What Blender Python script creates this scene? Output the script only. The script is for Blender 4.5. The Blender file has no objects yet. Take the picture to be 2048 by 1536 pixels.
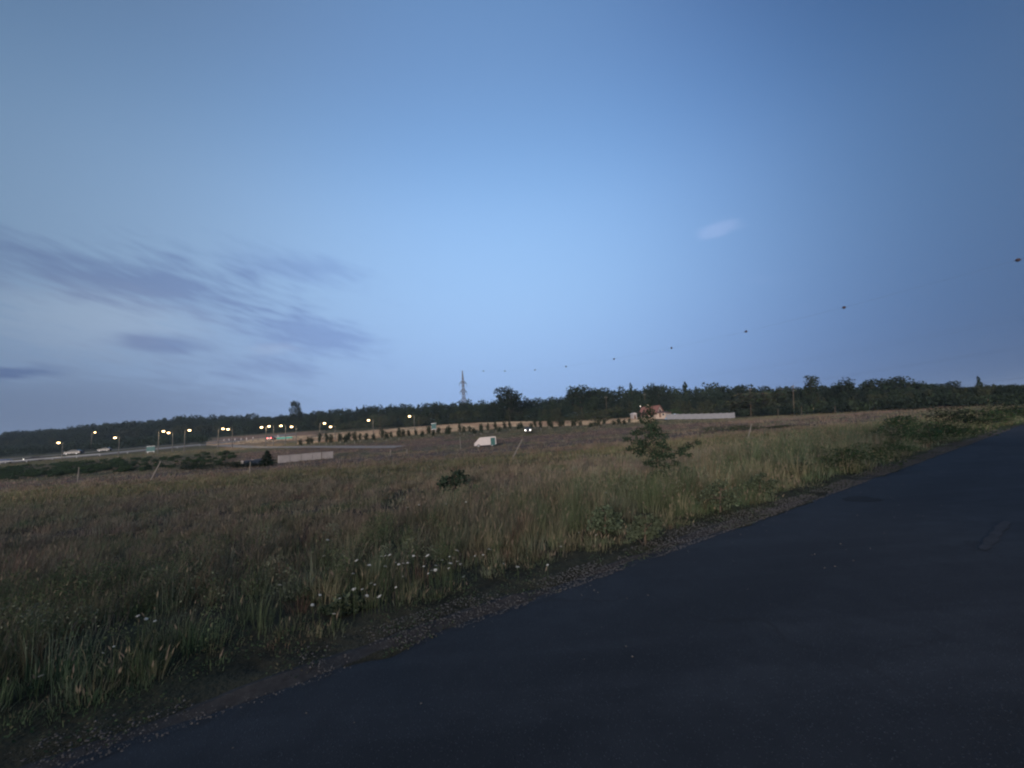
import bpy, bmesh, math, random
import numpy as np
from mathutils import Matrix, Vector, Euler

# ------------------------------------------------------------------ camera
scene = bpy.context.scene
COL = scene.collection
F = 769.0                      # focal length in pixels of the 2048 px wide photograph
ROLL = math.radians(4.0)
PITCH = math.atan(102.0 * math.cos(ROLL) / F)
CAM_H = 1.6
cam_data = bpy.data.cameras.new('camera')
cam_data.sensor_fit = 'HORIZONTAL'
cam_data.sensor_width = 36.0
cam_data.lens = 36.0 * F / 2048.0
cam_data.clip_start = 0.05
cam_data.clip_end = 12000
cam = bpy.data.objects.new('camera', cam_data)
COL.objects.link(cam)
ROT = Euler((math.pi / 2 + PITCH, 0, 0)).to_matrix() @ Matrix.Rotation(-ROLL, 3, 'Z')
cam.matrix_world = Matrix.Translation((0, 0, CAM_H)) @ ROT.to_4x4()
scene.camera = cam
scene.cycles.filter_width = 2.2
scene.cycles.max_bounces = 4
scene.cycles.use_adaptive_sampling = True
scene.cycles.adaptive_threshold = .02
scene.cycles.transparent_max_bounces = 8
scene.view_settings.view_transform = 'Standard'
scene.view_settings.look = 'None'
scene.view_settings.exposure = 0.0
scene.view_settings.gamma = 1.0
scene.view_settings.use_curve_mapping = False


def ray(x, y):
    d = ROT @ Vector(((x - 1024) / F, -(y - 768) / F, -1.0))
    return d / d.y


def ray_n(x, y):
    return (ROT @ Vector(((x - 1024) / F, -(y - 768) / F, -1.0))).normalized()


def az_el(x, y):
    d = ray_n(x, y)
    return math.atan2(d.x, d.y), math.asin(d.z)


# ------------------------------------------------------------------ world: dusk sky
world = bpy.data.worlds.new('World')
scene.world = world
world.use_nodes = True
WT = world.node_tree
WT.nodes.clear()


class NT:
    """small helper to write node maths"""
    def __init__(self, tree):
        self.t = tree

    def node(self, kind, **kw):
        n = self.t.nodes.new(kind)
        for k, v in kw.items():
            setattr(n, k, v)
        return n

    def link(self, a, b):
        self.t.links.new(a, b)

    def put(self, sock, v):
        if isinstance(v, (int, float)):
            sock.default_value = v
        elif isinstance(v, (tuple, list)):
            sock.default_value = v
        else:
            self.link(v, sock)

    def m(self, op, a, b=0.0, c=0.0, clamp=False):
        n = self.node('ShaderNodeMath', operation=op, use_clamp=clamp)
        self.put(n.inputs[0], a)
        self.put(n.inputs[1], b)
        self.put(n.inputs[2], c)
        return n.outputs[0]

    def smooth(self, v, lo, hi):
        n = self.node('ShaderNodeMapRange', interpolation_type='SMOOTHSTEP')
        self.put(n.inputs['Value'], v)
        n.inputs['From Min'].default_value = lo
        n.inputs['From Max'].default_value = hi
        return n.outputs['Result']

    def ramp(self, fac, stops, interp='B_SPLINE'):
        n = self.node('ShaderNodeValToRGB')
        n.color_ramp.interpolation = interp
        el = n.color_ramp.elements
        while len(el) < len(stops):
            el.new(0.5)
        for e, (p, c) in zip(el, stops):
            e.position = p
            e.color = (*c, 1)
        self.put(n.inputs[0], fac)
        return n.outputs[0]

    def mix(self, fac, a, b, blend='MIX'):
        n = self.node('ShaderNodeMix', data_type='RGBA', blend_type=blend)
        self.put(n.inputs[0], fac)
        for s, v in ((n.inputs[6], a), (n.inputs[7], b)):
            if isinstance(v, (tuple, list)) and len(v) == 3:
                v = (*v, 1)
            self.put(s, v)
        return n.outputs[2]

    def noise(self, vec, scale, detail=4, rough=0.55):
        n = self.node('ShaderNodeTexNoise')
        if vec is not None:
            self.link(vec, n.inputs['Vector'])
        n.inputs['Scale'].default_value = scale
        n.inputs['Detail'].default_value = detail
        n.inputs['Roughness'].default_value = rough
        return n.outputs['Fac']


SUN_EL = math.radians(1.5)
SUN_AZ = math.radians(202)     # the sun has just set behind the camera's left shoulder
w = NT(WT)
tc = w.node('ShaderNodeTexCoord')
sep = w.node('ShaderNodeSeparateXYZ')
w.link(tc.outputs['Generated'], sep.inputs[0])
AZ = w.m('ARCTAN2', sep.outputs[0], sep.outputs[1])
EL = w.m('ARCSINE', sep.outputs[2])
# elevation profile of the twilight, straight ahead (0 = horizon, 1 = zenith)
el01 = w.m('DIVIDE', EL, math.pi / 2, clamp=True)
el_col = w.ramp(el01, [(0.0, (.262, .40, .70)), (0.06, (.31, .47, .80)), (0.15, (.36, .57, .93)),
                       (0.24, (.37, .61, .98)), (0.34, (.32, .56, .95)), (0.43, (.225, .43, .79)),
                       (0.52, (.178, .335, .635)), (0.62, (.14, .275, .53)), (1.0, (.085, .19, .41))])
# the glow fades round the compass
az01 = w.m('DIVIDE', w.m('ADD', AZ, math.pi), 2 * math.pi)


def azp(deg):
    return (deg + 180) / 360.0


az_col = w.ramp(az01, [(0.0, (1.25, .86, .62)), (azp(-130), (1.0, .70, .54)), (azp(-85), (.58, .46, .39)), (azp(-64), (.48, .47, .45)), (azp(-50), (.63, .575, .53)),
                       (azp(-32), (.90, .84, .80)), (azp(-14), (.99, .98, .98)), (azp(2), (1.0, 1.0, 1.0)),
                       (azp(18), (.86, .89, .93)), (azp(33), (.58, .63, .72)), (azp(48), (.26, .32, .40)),
                       (azp(62), (.20, .23, .28)), (azp(100), (.36, .32, .32)), (azp(145), (.85, .62, .50)), (1.0, (1.25, .86, .62))])
sky = w.mix(1.0, el_col, az_col, 'MULTIPLY')
nish = w.node('ShaderNodeTexSky', sky_type='NISHITA', sun_disc=False)
nish.sun_elevation = SUN_EL
nish.sun_rotation = SUN_AZ
nish.air_density = 1.0
nish.ozone_density = 3.0
sky = w.mix(0.06, sky, w.mix(1.0, nish.outputs[0], (.12, .12, .12), 'MULTIPLY'))
# thin streaks of evening cloud low over the wood
cmb = w.node('ShaderNodeCombineXYZ')
w.link(AZ, cmb.inputs[0])
w.link(w.m('ADD', w.m('MULTIPLY', EL, 4.6), w.m('MULTIPLY', AZ, .85)), cmb.inputs[1])
n1 = w.noise(cmb.outputs[0], 4.2, 6, 0.55)
n2 = w.noise(cmb.outputs[0], 17.0, 6, 0.6)
streak = w.m('ADD', w.m('MULTIPLY', n1, 0.6), w.m('MULTIPLY', n2, 0.4))


def cloud(sky, px, py, ex, ey, half_w, lo, hi, colour, amount):
    """a bank of cloud about the line from one direction to another, broken up by the streak noise"""
    a0, e0 = az_el(px, py)
    a1, e1 = az_el(ex, ey)
    ca, ce = (a0 + a1) / 2, (e0 + e1) / 2
    L = math.hypot(a1 - a0, e1 - e0) / 2
    ta, te = (a1 - a0) / (2 * L), (e1 - e0) / (2 * L)
    da = w.m('SUBTRACT', AZ, ca)
    de = w.m('SUBTRACT', EL, ce)
    s = w.m('DIVIDE', w.m('ADD', w.m('MULTIPLY', da, ta), w.m('MULTIPLY', de, te)), L)
    q = w.m('DIVIDE', w.m('SUBTRACT', w.m('MULTIPLY', de, ta), w.m('MULTIPLY', da, te)), half_w / F)
    r2 = w.m('ADD', w.m('MULTIPLY', s, s), w.m('MULTIPLY', q, q))
    env = w.m('EXPONENT', w.m('MULTIPLY', r2, -1.1))
    k = w.smooth(w.m('ADD', w.m('MULTIPLY', w.m('SUBTRACT', streak, .5), 2.3), w.m('MULTIPLY', env, 0.75)), lo - .2, hi - .02)
    k = w.m('MULTIPLY', w.m('MULTIPLY', k, w.m('POWER', env, .6)), amount, clamp=True)
    return w.mix(k, sky, w.mix(1.0, sky, colour, 'MULTIPLY'))


sky = cloud(sky, -380, 445, 650, 606, 60, .36, .90, (.67, .67, .78), 1.15)
sky = cloud(sky, 330, 500, 800, 556, 38, .30, .95, (.78, .78, .87), .9)
sky = cloud(sky, 430, 640, 760, 690, 46, .26, .80, (.74, .74, .84), 1.2)
sky = cloud(sky, 190, 676, 430, 694, 19, .30, .80, (.68, .69, .80), 1.1)
sky = cloud(sky, -140, 752, 140, 742, 14, .40, .80, (.60, .64, .78), 1.1)
sky = cloud(sky, 250, 745, 700, 735, 34, .46, .9, (.80, .79, .86), .8)
sky = cloud(sky, 470, 700, 640, 690, 16, .5, .85, (1.2, 1.1, 1.03), .9)
sky = cloud(sky, -150, 610, 420, 640, 50, .1, .6, (1.34, 1.20, 1.08), .8)
sky = cloud(sky, 1370, 475, 1500, 440, 22, .50, .86, (1.40, 1.18, 1.10), .9)
sky = cloud(sky, 1440, 560, 1640, 550, 16, .5, .9, (1.08, 1.04, 1.03), .5)
sky = cloud(sky, -500, 830, 520, 815, 46, .0, .5, (.74, .72, .74), .9)
bg = w.node('ShaderNodeBackground')
w.link(sky, bg.inputs[0])
bg.inputs[1].default_value = 1.0
wo = w.node('ShaderNodeOutputWorld')
w.link(bg.outputs[0], wo.inputs[0])

# the last directional light of dusk, very weak and very soft
sun_data = bpy.data.lights.new('sun', 'SUN')
sun_data.energy = 5.0
sun_data.angle = math.radians(22)
sun_data.color = (1.0, .86, .76)
sun = bpy.data.objects.new('sun', sun_data)
COL.objects.link(sun)
sun_dir = Vector((math.sin(SUN_AZ) * math.cos(math.radians(10)), math.cos(SUN_AZ) * math.cos(math.radians(10)), math.sin(math.radians(10))))
sun.rotation_euler = sun_dir.to_track_quat('Z', 'Y').to_euler()

# ------------------------------------------------------------------ helpers
rng = np.random.default_rng(7)
random.seed(7)


def hash2(ix, iy, seed):
    h = (ix * 374761393 + iy * 668265263 + seed * 1442695041) & 0xFFFFFFFF
    h = ((h ^ (h >> 13)) * 1274126177) & 0xFFFFFFFF
    h = h ^ (h >> 16)
    return (h & 0xFFFF) / 65535.0


def vnoise(X, Y, scale, seed=0):
    x = np.asarray(X, float) / scale
    y = np.asarray(Y, float) / scale
    ix = np.floor(x).astype(np.int64)
    iy = np.floor(y).astype(np.int64)
    fx = x - ix
    fy = y - iy
    fx = fx * fx * (3 - 2 * fx)
    fy = fy * fy * (3 - 2 * fy)
    a = hash2(ix, iy, seed)
    b = hash2(ix + 1, iy, seed)
    c = hash2(ix, iy + 1, seed)
    d = hash2(ix + 1, iy + 1, seed)
    return (a * (1 - fx) + b * fx) * (1 - fy) + (c * (1 - fx) + d * fx) * fy


def fbm(X, Y, scale, seed=0, oct=3):
    s, amp, tot = 0, 1.0, 0
    for k in range(oct):
        s = s + amp * vnoise(X, Y, scale / 2 ** k, seed + 17 * k)
        tot += amp
        amp *= .5
    return s / tot


def sstep(v, lo, hi):
    t = np.clip((np.asarray(v, float) - lo) / (hi - lo), 0, 1)
    return t * t * (3 - 2 * t)


def yh(x):
    return 870 - math.tan(ROLL) * (x - 1024)


def at(x, y, Y):
    r = ray(x, y)
    return Vector((r.x * Y, Y, CAM_H + r.z * Y))


def on_plane(x, y, z=0.0):
    r = ray_n(x, y)
    k = (z - CAM_H) / r.z
    return Vector((r.x * k, r.y * k, z))


# road: its field-side edge and its middle line
E0 = on_plane(250, 1480)
E1 = on_plane(2040, 850)
RD = (E1 - E0).normalized()                 # along the road, away from the camera
RN = Vector((-RD.y, RD.x, 0))               # towards the field
ROAD_W = 5.4


def d_field(X, Y):
    return (np.asarray(X) - E0.x) * RN.x + (np.asarray(Y) - E0.y) * RN.y


def s_road(X, Y):
    return (np.asarray(X) - E0.x) * RD.x + (np.asarray(Y) - E0.y) * RD.y


TX = np.array([0, 300, 600, 900, 1200, 1500, 1800, 2048], float)
TY = np.array([5, 10, 20, 35, 50, 75, 95, 120, 150, 190, 250, 350, 600], float)
TZ = np.array([
    [-.10, -.2, -.4, -.6, -.6, -.6, 1.0, 3.6, 5.8, 8.4, 13.0, 24., 36.],
    [-.10, -.2, -.4, -.6, -.6, -.7, .9, 3.2, 5.8, 8.6, 13.5, 23., 35.],
    [-.08, -.15, -.3, -.5, -.5, -.3, 1.5, 3.2, 5.4, 8.8, 14.0, 21.5, 33.],
    [-.05, -.1, -.2, -.3, -.4, -.3, 1.3, 3.6, 6.2, 8.8, 12., 17., 28.],
    [0, 0, -.1, -.2, -.25, -.1, 1.0, 2.8, 4.7, 6.6, 9.7, 14., 24.],
    [0, 0, 0, 0, .1, .4, .95, 1.7, 2.6, 3.8, 5.5, 9., 16.],
    [0, 0, 0, 0, .2, .6, 1.2, 1.6, 2.0, 3.0, 4.0, 6.0, 11.],
    [0, 0, 0, 0, .1, .5, 1.0, 1.4, 2.0, 3.0, 4.0, 6.0, 10.]])


def gz(X, Y):
    X = np.asarray(X, float)
    Y = np.asarray(Y, float)
    Yc = np.clip(Y, 5, 600)
    col = np.clip(1024 + F * X / np.maximum(Yc, 5), TX[0], TX[-1] - 1e-6)
    i = np.clip(np.searchsorted(TX, col, side='right') - 1, 0, len(TX) - 2)
    fx = (col - TX[i]) / (TX[i + 1] - TX[i])
    fx = fx * fx * (3 - 2 * fx)
    lY = np.log(Yc)
    lT = np.log(TY)
    j = np.clip(np.searchsorted(TY, Yc, side='right') - 1, 0, len(TY) - 2)
    fy = (lY - lT[j]) / (lT[j + 1] - lT[j])
    z = (TZ[i, j] * (1 - fx) + TZ[i + 1, j] * fx) * (1 - fy) + (TZ[i, j + 1] * (1 - fx) + TZ[i + 1, j + 1] * fx) * fy
    d = d_field(X, Y)
    z = z * sstep(d, 0.5, 12.0)
    z = z + (fbm(X, Y, 3.0, 3) - .45) * .16 * sstep(d, .6, 3.0) * (1 - sstep(Y, 60, 100))
    return z - 0.03


def ground_at(x, Y):
    y = yh(x)
    for _ in range(6):
        P = at(x, y, Y)
        z = float(gz(P.x, Y))
        y += (P.z - z) * F / Y
    return Vector((P.x, Y, z))


def tag(o, label=None, cat=None, group=None, kind=None):
    if label:
        o['label'] = label
    if cat:
        o['category'] = cat
    if group:
        o['group'] = group
    if kind:
        o['kind'] = kind
    return o


def link(o, parent=None):
    COL.objects.link(o)
    if parent is not None:
        o.parent = parent
    return o


def empty(name, loc, rz=0.0):
    o = bpy.data.objects.new(name, None)
    o.empty_display_size = .2
    o.location = loc
    o.rotation_euler = (0, 0, rz)
    return link(o)


def np_mesh(name, verts, faces_flat, loop_tot, colours=None, smooth=False):
    """mesh from numpy arrays: verts (n,3), flat face corner list and the corner count per face"""
    me = bpy.data.meshes.new(name)
    verts = np.asarray(verts, np.float32)
    faces_flat = np.asarray(faces_flat, np.int32)
    loop_tot = np.asarray(loop_tot, np.int32)
    me.vertices.add(len(verts))
    me.vertices.foreach_set('co', verts.ravel())
    me.loops.add(len(faces_flat))
    me.loops.foreach_set('vertex_index', faces_flat)
    me.polygons.add(len(loop_tot))
    start = np.concatenate([[0], np.cumsum(loop_tot)[:-1]]).astype(np.int32)
    me.polygons.foreach_set('loop_start', start)
    me.polygons.foreach_set('loop_total', loop_tot)
    if smooth:
        me.polygons.foreach_set('use_smooth', np.ones(len(loop_tot), bool))
    if colours is not None:
        a = me.color_attributes.new('tint', 'FLOAT_COLOR', 'POINT')
        c = np.ones((len(verts), 4), np.float32)
        c[:, :3] = colours
        a.data.foreach_set('color', c.ravel())
    me.update(calc_edges=True)
    return me


def mesh_obj(name, me, mat, parent=None):
    if mat is not None and not me.materials:
        me.materials.append(mat)
    return link(bpy.data.objects.new(name, me), parent)


class MB:
    """collects boxes, tubes and prisms into one mesh"""
    def __init__(self):
        self.v, self.f = [], []

    def add(self, vs, fs):
        b = len(self.v)
        self.v += [tuple(p) for p in vs]
        self.f += [tuple(i + b for i in f) for f in fs]
        return self

    def box(self, c, s, rz=0.0, tilt=None):
        hx, hy, hz = s[0] / 2, s[1] / 2, s[2] / 2
        vs = [Vector((x, y, z)) for z in (-hz, hz) for x, y in ((-hx, -hy), (hx, -hy), (hx, hy), (-hx, hy))]
        M = Matrix.Rotation(rz, 3, 'Z')
        if tilt is not None:
            M = M @ tilt
        vs = [M @ p + Vector(c) for p in vs]
        return self.add(vs, [(3, 2, 1, 0), (4, 5, 6, 7), (0, 1, 5, 4), (1, 2, 6, 5), (2, 3, 7, 6), (3, 0, 4, 7)])

    def tube(self, pts, radii, n=6, cap=True):
        pts = [Vector(p) for p in pts]
        if isinstance(radii, (int, float)):
            radii = [radii] * len(pts)
        vs = []
        for i, p in enumerate(pts):
            d = (pts[min(i + 1, len(pts) - 1)] - pts[max(i - 1, 0)]).normalized()
            a = d.cross(Vector((0.13, 1, 0.07)) if abs(d.y) < .9 else Vector((1, 0.1, 0))).normalized()
            b = d.cross(a)
            for k in range(n):
                t = 2 * math.pi * k / n
                vs.append(p + (a * math.cos(t) + b * math.sin(t)) * radii[i])
        fs = []
        for i in range(len(pts) - 1):
            for k in range(n):
                fs.append((i * n + k, i * n + (k + 1) % n, (i + 1) * n + (k + 1) % n, (i + 1) * n + k))
        if cap:
            fs.append(tuple(range(n - 1, -1, -1)))
            fs.append(tuple((len(pts) - 1) * n + k for k in range(n)))
        return self.add(vs, fs)

    def prism(self, poly, y0, y1):
        """closed x-z outline extruded along y"""
        n = len(poly)
        vs = [(x, y0, z) for x, z in poly] + [(x, y1, z) for x, z in poly]
        fs = [tuple(range(n)), tuple(range(2 * n - 1, n - 1, -1))]
        fs += [(k + n, (k + 1) % n + n, (k + 1) % n, k) for k in range(n)]
        return self.add(vs, fs)

    def mesh(self, name):
        me = bpy.data.meshes.new(name)
        me.from_pydata(self.v, [], self.f)
        me.update()
        return me

    def build(self, name, mat, parent=None, smooth=False):
        me = self.mesh(name)
        if smooth:
            me.polygons.foreach_set('use_smooth', np.ones(len(me.polygons), bool))
        return mesh_obj(name, me, mat, parent)


def copy_tree(o, parent=None):
    c = o.copy()
    COL.objects.link(c)
    c.parent = parent
    for ch in list(o.children):
        copy_tree(ch, c)
    return c


# ------------------------------------------------------------------ materials
def new_mat(name):
    m = bpy.data.materials.new(name)
    m.use_nodes = True
    m.node_tree.nodes.clear()
    return m, NT(m.node_tree)


def finish(m, t, shader):
    out = t.node('ShaderNodeOutputMaterial')
    t.link(shader, out.inputs[0])
    return m


def principled(t, base, rough=.8, spec=.3, metal=0.0, normal=None):
    b = t.node('ShaderNodeBsdfPrincipled')
    t.put(b.inputs['Base Color'], (*base, 1) if isinstance(base, tuple) and len(base) == 3 else base)
    t.put(b.inputs['Roughness'], rough)
    b.inputs['Specular IOR Level'].default_value = spec
    b.inputs['Metallic'].default_value = metal
    if normal is not None:
        t.link(normal, b.inputs['Normal'])
    return b.outputs[0]


def bump(t, height, strength, dist=.01):
    n = t.node('ShaderNodeBump')
    n.inputs['Strength'].default_value = strength
    n.inputs['Distance'].default_value = dist
    t.link(height, n.inputs['Height'])
    return n.outputs[0]


def plain(name, col, rough=.7, spec=.3, metal=0.0, vary=.18, scale=3.0):
    """one colour with a little weathering"""
    m, t = new_mat(name)
    tcn = t.node('ShaderNodeTexCoord')
    f = t.noise(tcn.outputs['Object'], scale, 5, .6)
    c = t.mix(f, tuple(x * (1 - vary) for x in col), tuple(min(1, x * (1 + vary)) for x in col))
    return finish(m, t, principled(t, c, rough, spec, metal))


def foliage(name, trans=.25, gain=1.0):
    m, t = new_mat(name)
    a = t.node('ShaderNodeAttribute', attribute_name='tint')
    oi = t.node('ShaderNodeObjectInfo')
    h = t.node('ShaderNodeHueSaturation')
    t.link(a.outputs['Color'], h.inputs['Color'])
    t.put(h.inputs['Value'], t.m('ADD', t.m('MULTIPLY', oi.outputs['Random'], .35), .82 * gain))
    t.put(h.inputs['Hue'], t.m('ADD', t.m('MULTIPLY', oi.outputs['Random'], .03), .485))
    d = t.node('ShaderNodeBsdfDiffuse')
    t.link(h.outputs[0], d.inputs[0])
    tr = t.node('ShaderNodeBsdfTranslucent')
    t.link(h.outputs[0], tr.inputs[0])
    mx = t.node('ShaderNodeMixShader')
    mx.inputs[0].default_value = trans
    t.link(d.outputs[0], mx.inputs[1])
    t.link(tr.outputs[0], mx.inputs[2])
    return finish(m, t, mx.outputs[0])


def emitter(name, col, strength):
    m, t = new_mat(name)
    e = t.node('ShaderNodeEmission')
    e.inputs[0].default_value = (*col, 1)
    e.inputs[1].default_value = strength
    return finish(m, t, e.outputs[0])


def asphalt_mat(name, c0, c1, spec=.25):
    m, t = new_mat(name)
    g = t.node('ShaderNodeNewGeometry')
    P = g.outputs['Position']
    big = t.noise(P, .35, 4, .6)
    mid = t.noise(P, 3.5, 5, .65)
    fine = t.noise(P, 160, 3, .7)
    v = t.node('ShaderNodeTexVoronoi')
    t.link(P, v.inputs['Vector'])
    v.inputs['Scale'].default_value = 52
    c = t.mix(t.smooth(big, .3, .7), c0, c1)
    tr = t.node('ShaderNodeVectorMath', operation='DOT_PRODUCT')
    t.link(P, tr.inputs[0])
    tr.inputs[1].default_value = (RN.x, RN.y, 0)
    wob = t.m('ADD', tr.outputs['Value'], t.m('MULTIPLY', mid, .35))
    track = t.smooth(t.m('SINE', t.m('MULTIPLY', wob, 3.6)), -.3, .9)
    c = t.mix(t.m('MULTIPLY', track, .45), c, tuple(x * .62 for x in c0))
    along = t.node('ShaderNodeMapping')
    t.link(P, along.inputs['Vector'])
    along.inputs['Rotation'].default_value = (0, 0, -math.atan2(RD.y, RD.x))
    along.inputs['Scale'].default_value = (.12, 2.2, 1)
    smear = t.noise(along.outputs[0], 1.0, 5, .6)
    c = t.mix(t.m('MULTIPLY', t.smooth(smear, .45, .75), .5), c, tuple(x * 1.5 for x in c1))
    c = t.mix(t.m('MULTIPLY', t.smooth(mid, .35, .7), .5), c, tuple(x * .72 for x in c0))
    stone = t.smooth(v.outputs['Distance'], .30, .08)
    c = t.mix(t.m('MULTIPLY', t.m('MULTIPLY', stone, t.smooth(fine, .42, .66)), .85), c, tuple(min(1, x * 3.4) for x in c1))
    # hairline cracks
    vc = t.node('ShaderNodeTexVoronoi', feature='DISTANCE_TO_EDGE')
    wv = t.node('ShaderNodeVectorMath', operation='ADD')
    t.link(P, wv.inputs[0])
    nz = t.node('ShaderNodeTexNoise')
    t.link(P, nz.inputs['Vector'])
    nz.inputs['Scale'].default_value = 1.6
    nz.inputs['Detail'].default_value = 5
    t.link(nz.outputs['Color'], wv.inputs[1])
    t.link(wv.outputs[0], vc.inputs['Vector'])
    vc.inputs['Scale'].default_value = .42
    crack = t.m('MULTIPLY', t.smooth(vc.outputs[0], .012, .004), t.smooth(big, .45, .6))
    c = t.mix(t.m('MULTIPLY', crack, .6), c, (.012, .012, .013))
    hgt = t.m('ADD', t.m('MULTIPLY', stone, .6), t.m('MULTIPLY', fine, .5))
    return finish(m, t, principled(t, c, .82, spec, 0, bump(t, hgt, .6, .006)))


M = {}
M['asphalt'] = asphalt_mat('asphalt', (.0145, .0165, .0205), (.025, .028, .033))
M['patch'] = asphalt_mat('tar_patch', (.010, .0105, .011), (.014, .0145, .016), .2)
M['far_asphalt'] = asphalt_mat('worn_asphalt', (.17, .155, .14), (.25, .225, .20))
M['paint'] = plain('worn_road_paint', (.037, .036, .038), .8, .2, vary=.75, scale=9)
M['gravel_bed'] = plain('gravel_bed', (.048, .044, .042), .95, .1, vary=.7, scale=18)
M['stone'] = plain('stone', (.085, .082, .082), .9, .15, vary=.6, scale=40)
M['foliage'] = foliage('foliage', .22)
M['grass'] = foliage('grass_blades', .35)
M['petal'] = plain('white_petals', (.55, .55, .52), .8, .1, vary=.1)
M['stem'] = plain('green_stem', (.035, .05, .024), .8, .2)
M['bark'] = plain('bark', (.075, .06, .048), .9, .1, vary=.4, scale=6)
M['grey_metal'] = plain('galvanised_steel', (.30, .31, .33), .5, .4, .6)
M['pole'] = plain('lamp_pole_steel', (.075, .073, .07), .6, .3, .0)
M['wood'] = plain('weathered_wood', (.19, .175, .16), .9, .15, vary=.3, scale=9)
M['concrete'] = plain('pale_concrete', (.28, .26, .26), .9, .15, vary=.28, scale=1.1)
M['fence_panel'] = plain('grey_fence_panel', (.155, .16, .18), .85, .2, vary=.25, scale=1.2)
M['cream'] = plain('cream_render', (.34, .275, .235), .9, .15, vary=.25)
M['roof'] = plain('red_roof_tiles', (.155, .078, .070), .85, .2, vary=.35, scale=3)
M['dark_roof'] = plain('dark_lean_to_roof', (.075, .045, .06), .8, .2)
M['window'] = plain('window_glass', (.03, .035, .045), .15, .5)
M['frame'] = plain('brown_frame', (.12, .07, .05), .7, .2)
M['white'] = plain('white_paint', (.42, .385, .38), .55, .35, vary=.14, scale=1.6)
M['dark_green'] = plain('dark_green_panel', (.022, .085, .085), .35, .4)
M['sign_green'] = plain('sign_green', (.012, .20, .155), .6, .35, vary=.12)
M['sign_teal'] = plain('sign_teal', (.010, .06, .066), .6, .35, vary=.12)
M['tarp'] = plain('blue_tarp', (.26, .34, .42), .6, .3, vary=.3, scale=2)
M['car_blue'] = plain('dark_blue_car_paint', (.015, .025, .07), .3, .5)
M['car_grey'] = plain('grey_car_paint', (.045, .045, .047), .35, .5)
M['car_dark'] = plain('dark_car_paint', (.03, .032, .036), .3, .5)
M['car_silver'] = plain('silver_car_paint', (.05, .05, .05), .35, .5)
M['tyre'] = plain('tyre', (.015, .015, .015), .9, .2)
M['ball'] = plain('dark_marker_ball', (.026, .014, .019), .6, .3)
M['pylon'] = plain('weathered_pylon_steel', (.09, .095, .11), .6, .3, .2)
M['wire'] = plain('wire', (.10, .10, .11), .6, .3, .5)
M['lamp_glow'] = emitter('lamp_glow', (1.0, .68, .32), 13)
M['head_glow'] = emitter('headlight_glow', (1.0, .93, .84), 7)
M['tail_glow'] = emitter('tail_light_glow', (1.0, .10, .09), 12)

# terrain: real ground colour per zone in a colour attribute, fine variation from noise
mt, t = new_mat('field_ground')
g = t.node('ShaderNodeNewGeometry')
a = t.node('ShaderNodeAttribute', attribute_name='tint')
f1 = t.noise(g.outputs['Position'], 1.7, 6, .65)
f2 = t.noise(g.outputs['Position'], .16, 5, .6)
cc = t.mix(t.smooth(f1, .3, .7), t.mix(1.0, a.outputs['Color'], (.55, .55, .55), 'MULTIPLY'), t.mix(1.0, a.outputs['Color'], (1.3, 1.28, 1.2), 'MULTIPLY'))
cc = t.mix(t.smooth(f2, .3, .75), cc, t.mix(1.0, cc, (.78, .80, .76), 'MULTIPLY'))
M['ground'] = finish(mt, t, principled(t, cc, .95, .08, 0, bump(t, f1, .8, .12)))


# ------------------------------------------------------------------ vegetation colours of the field
C_GREEN = np.array((.105, .130, .068))
C_DEEP = np.array((.062, .095, .052))
C_BROWN = np.array((.205, .152, .122))
C_PURPLE = np.array((.168, .126, .114))
C_STRAW = np.array((.270, .215, .140))
C_YGREEN = np.array((.170, .168, .080))
C_GREY = np.array((.200, .215, .150))
C_RUST = np.array((.165, .085, .070))


def lerp(a, b, k):
    k = np.asarray(k)[..., None]
    return a * (1 - k) + b * k


def veg_colour(X, Y):
    """plant colour by place: green verge, brown seeding grass, yellow-green and purple strips further out"""
    X = np.asarray(X, float)
    Y = np.asarray(Y, float)
    d = d_field(X, Y)
    n = fbm(X, Y, 4.0, 11)
    n2 = fbm(X, Y, 1.6, 23)
    nb = fbm(X, Y * 2.5, 24.0, 5)
    c = np.zeros(X.shape + (3,)) + C_BROWN
    c = lerp(c, C_PURPLE, sstep(n, .42, .62))
    c = lerp(c, C_GREEN, sstep(n2 + .25 * n, .62, .78) * .8)
    Yw = Y * (1 + (nb - .5) * .35)
    c = lerp(c, C_YGREEN, sstep(Yw, 20, 25) * (1 - sstep(Yw, 34, 40)) * .75)
    c = lerp(c, C_PURPLE, sstep(Yw, 42, 47) * (1 - sstep(Yw, 62, 67)) * .85)
    c = lerp(c, C_STRAW * .8, sstep(Yw, 70, 74) * (1 - sstep(Yw, 77, 80)) * .7)
    c = lerp(c, C_BROWN * np.array((1.05, .92, .95)), sstep(Yw, 80, 84) * (1 - sstep(Yw, 95, 99)) * .8)
    c = lerp(c, C_YGREEN * .9, sstep(Yw, 99, 103) * .6)
    verge = 1 - sstep(d + (n - .5) * 3.0, 2.2, 5.5)
    c = lerp(c, C_GREEN, verge * .75)
    c = lerp(c, C_DEEP, verge * sstep(n2, .48, .62) * .9)
    # the grass by the far end of the road is greener
    c = lerp(c, C_GREEN, sstep(X - .35 * Y, 1.0, 6.0) * (1 - sstep(d, 9, 20)) * .7)
    c = lerp(c, C_STRAW, sstep(fbm(X, Y, 1.1, 41), .68, .78) * .55)
    return c


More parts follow.
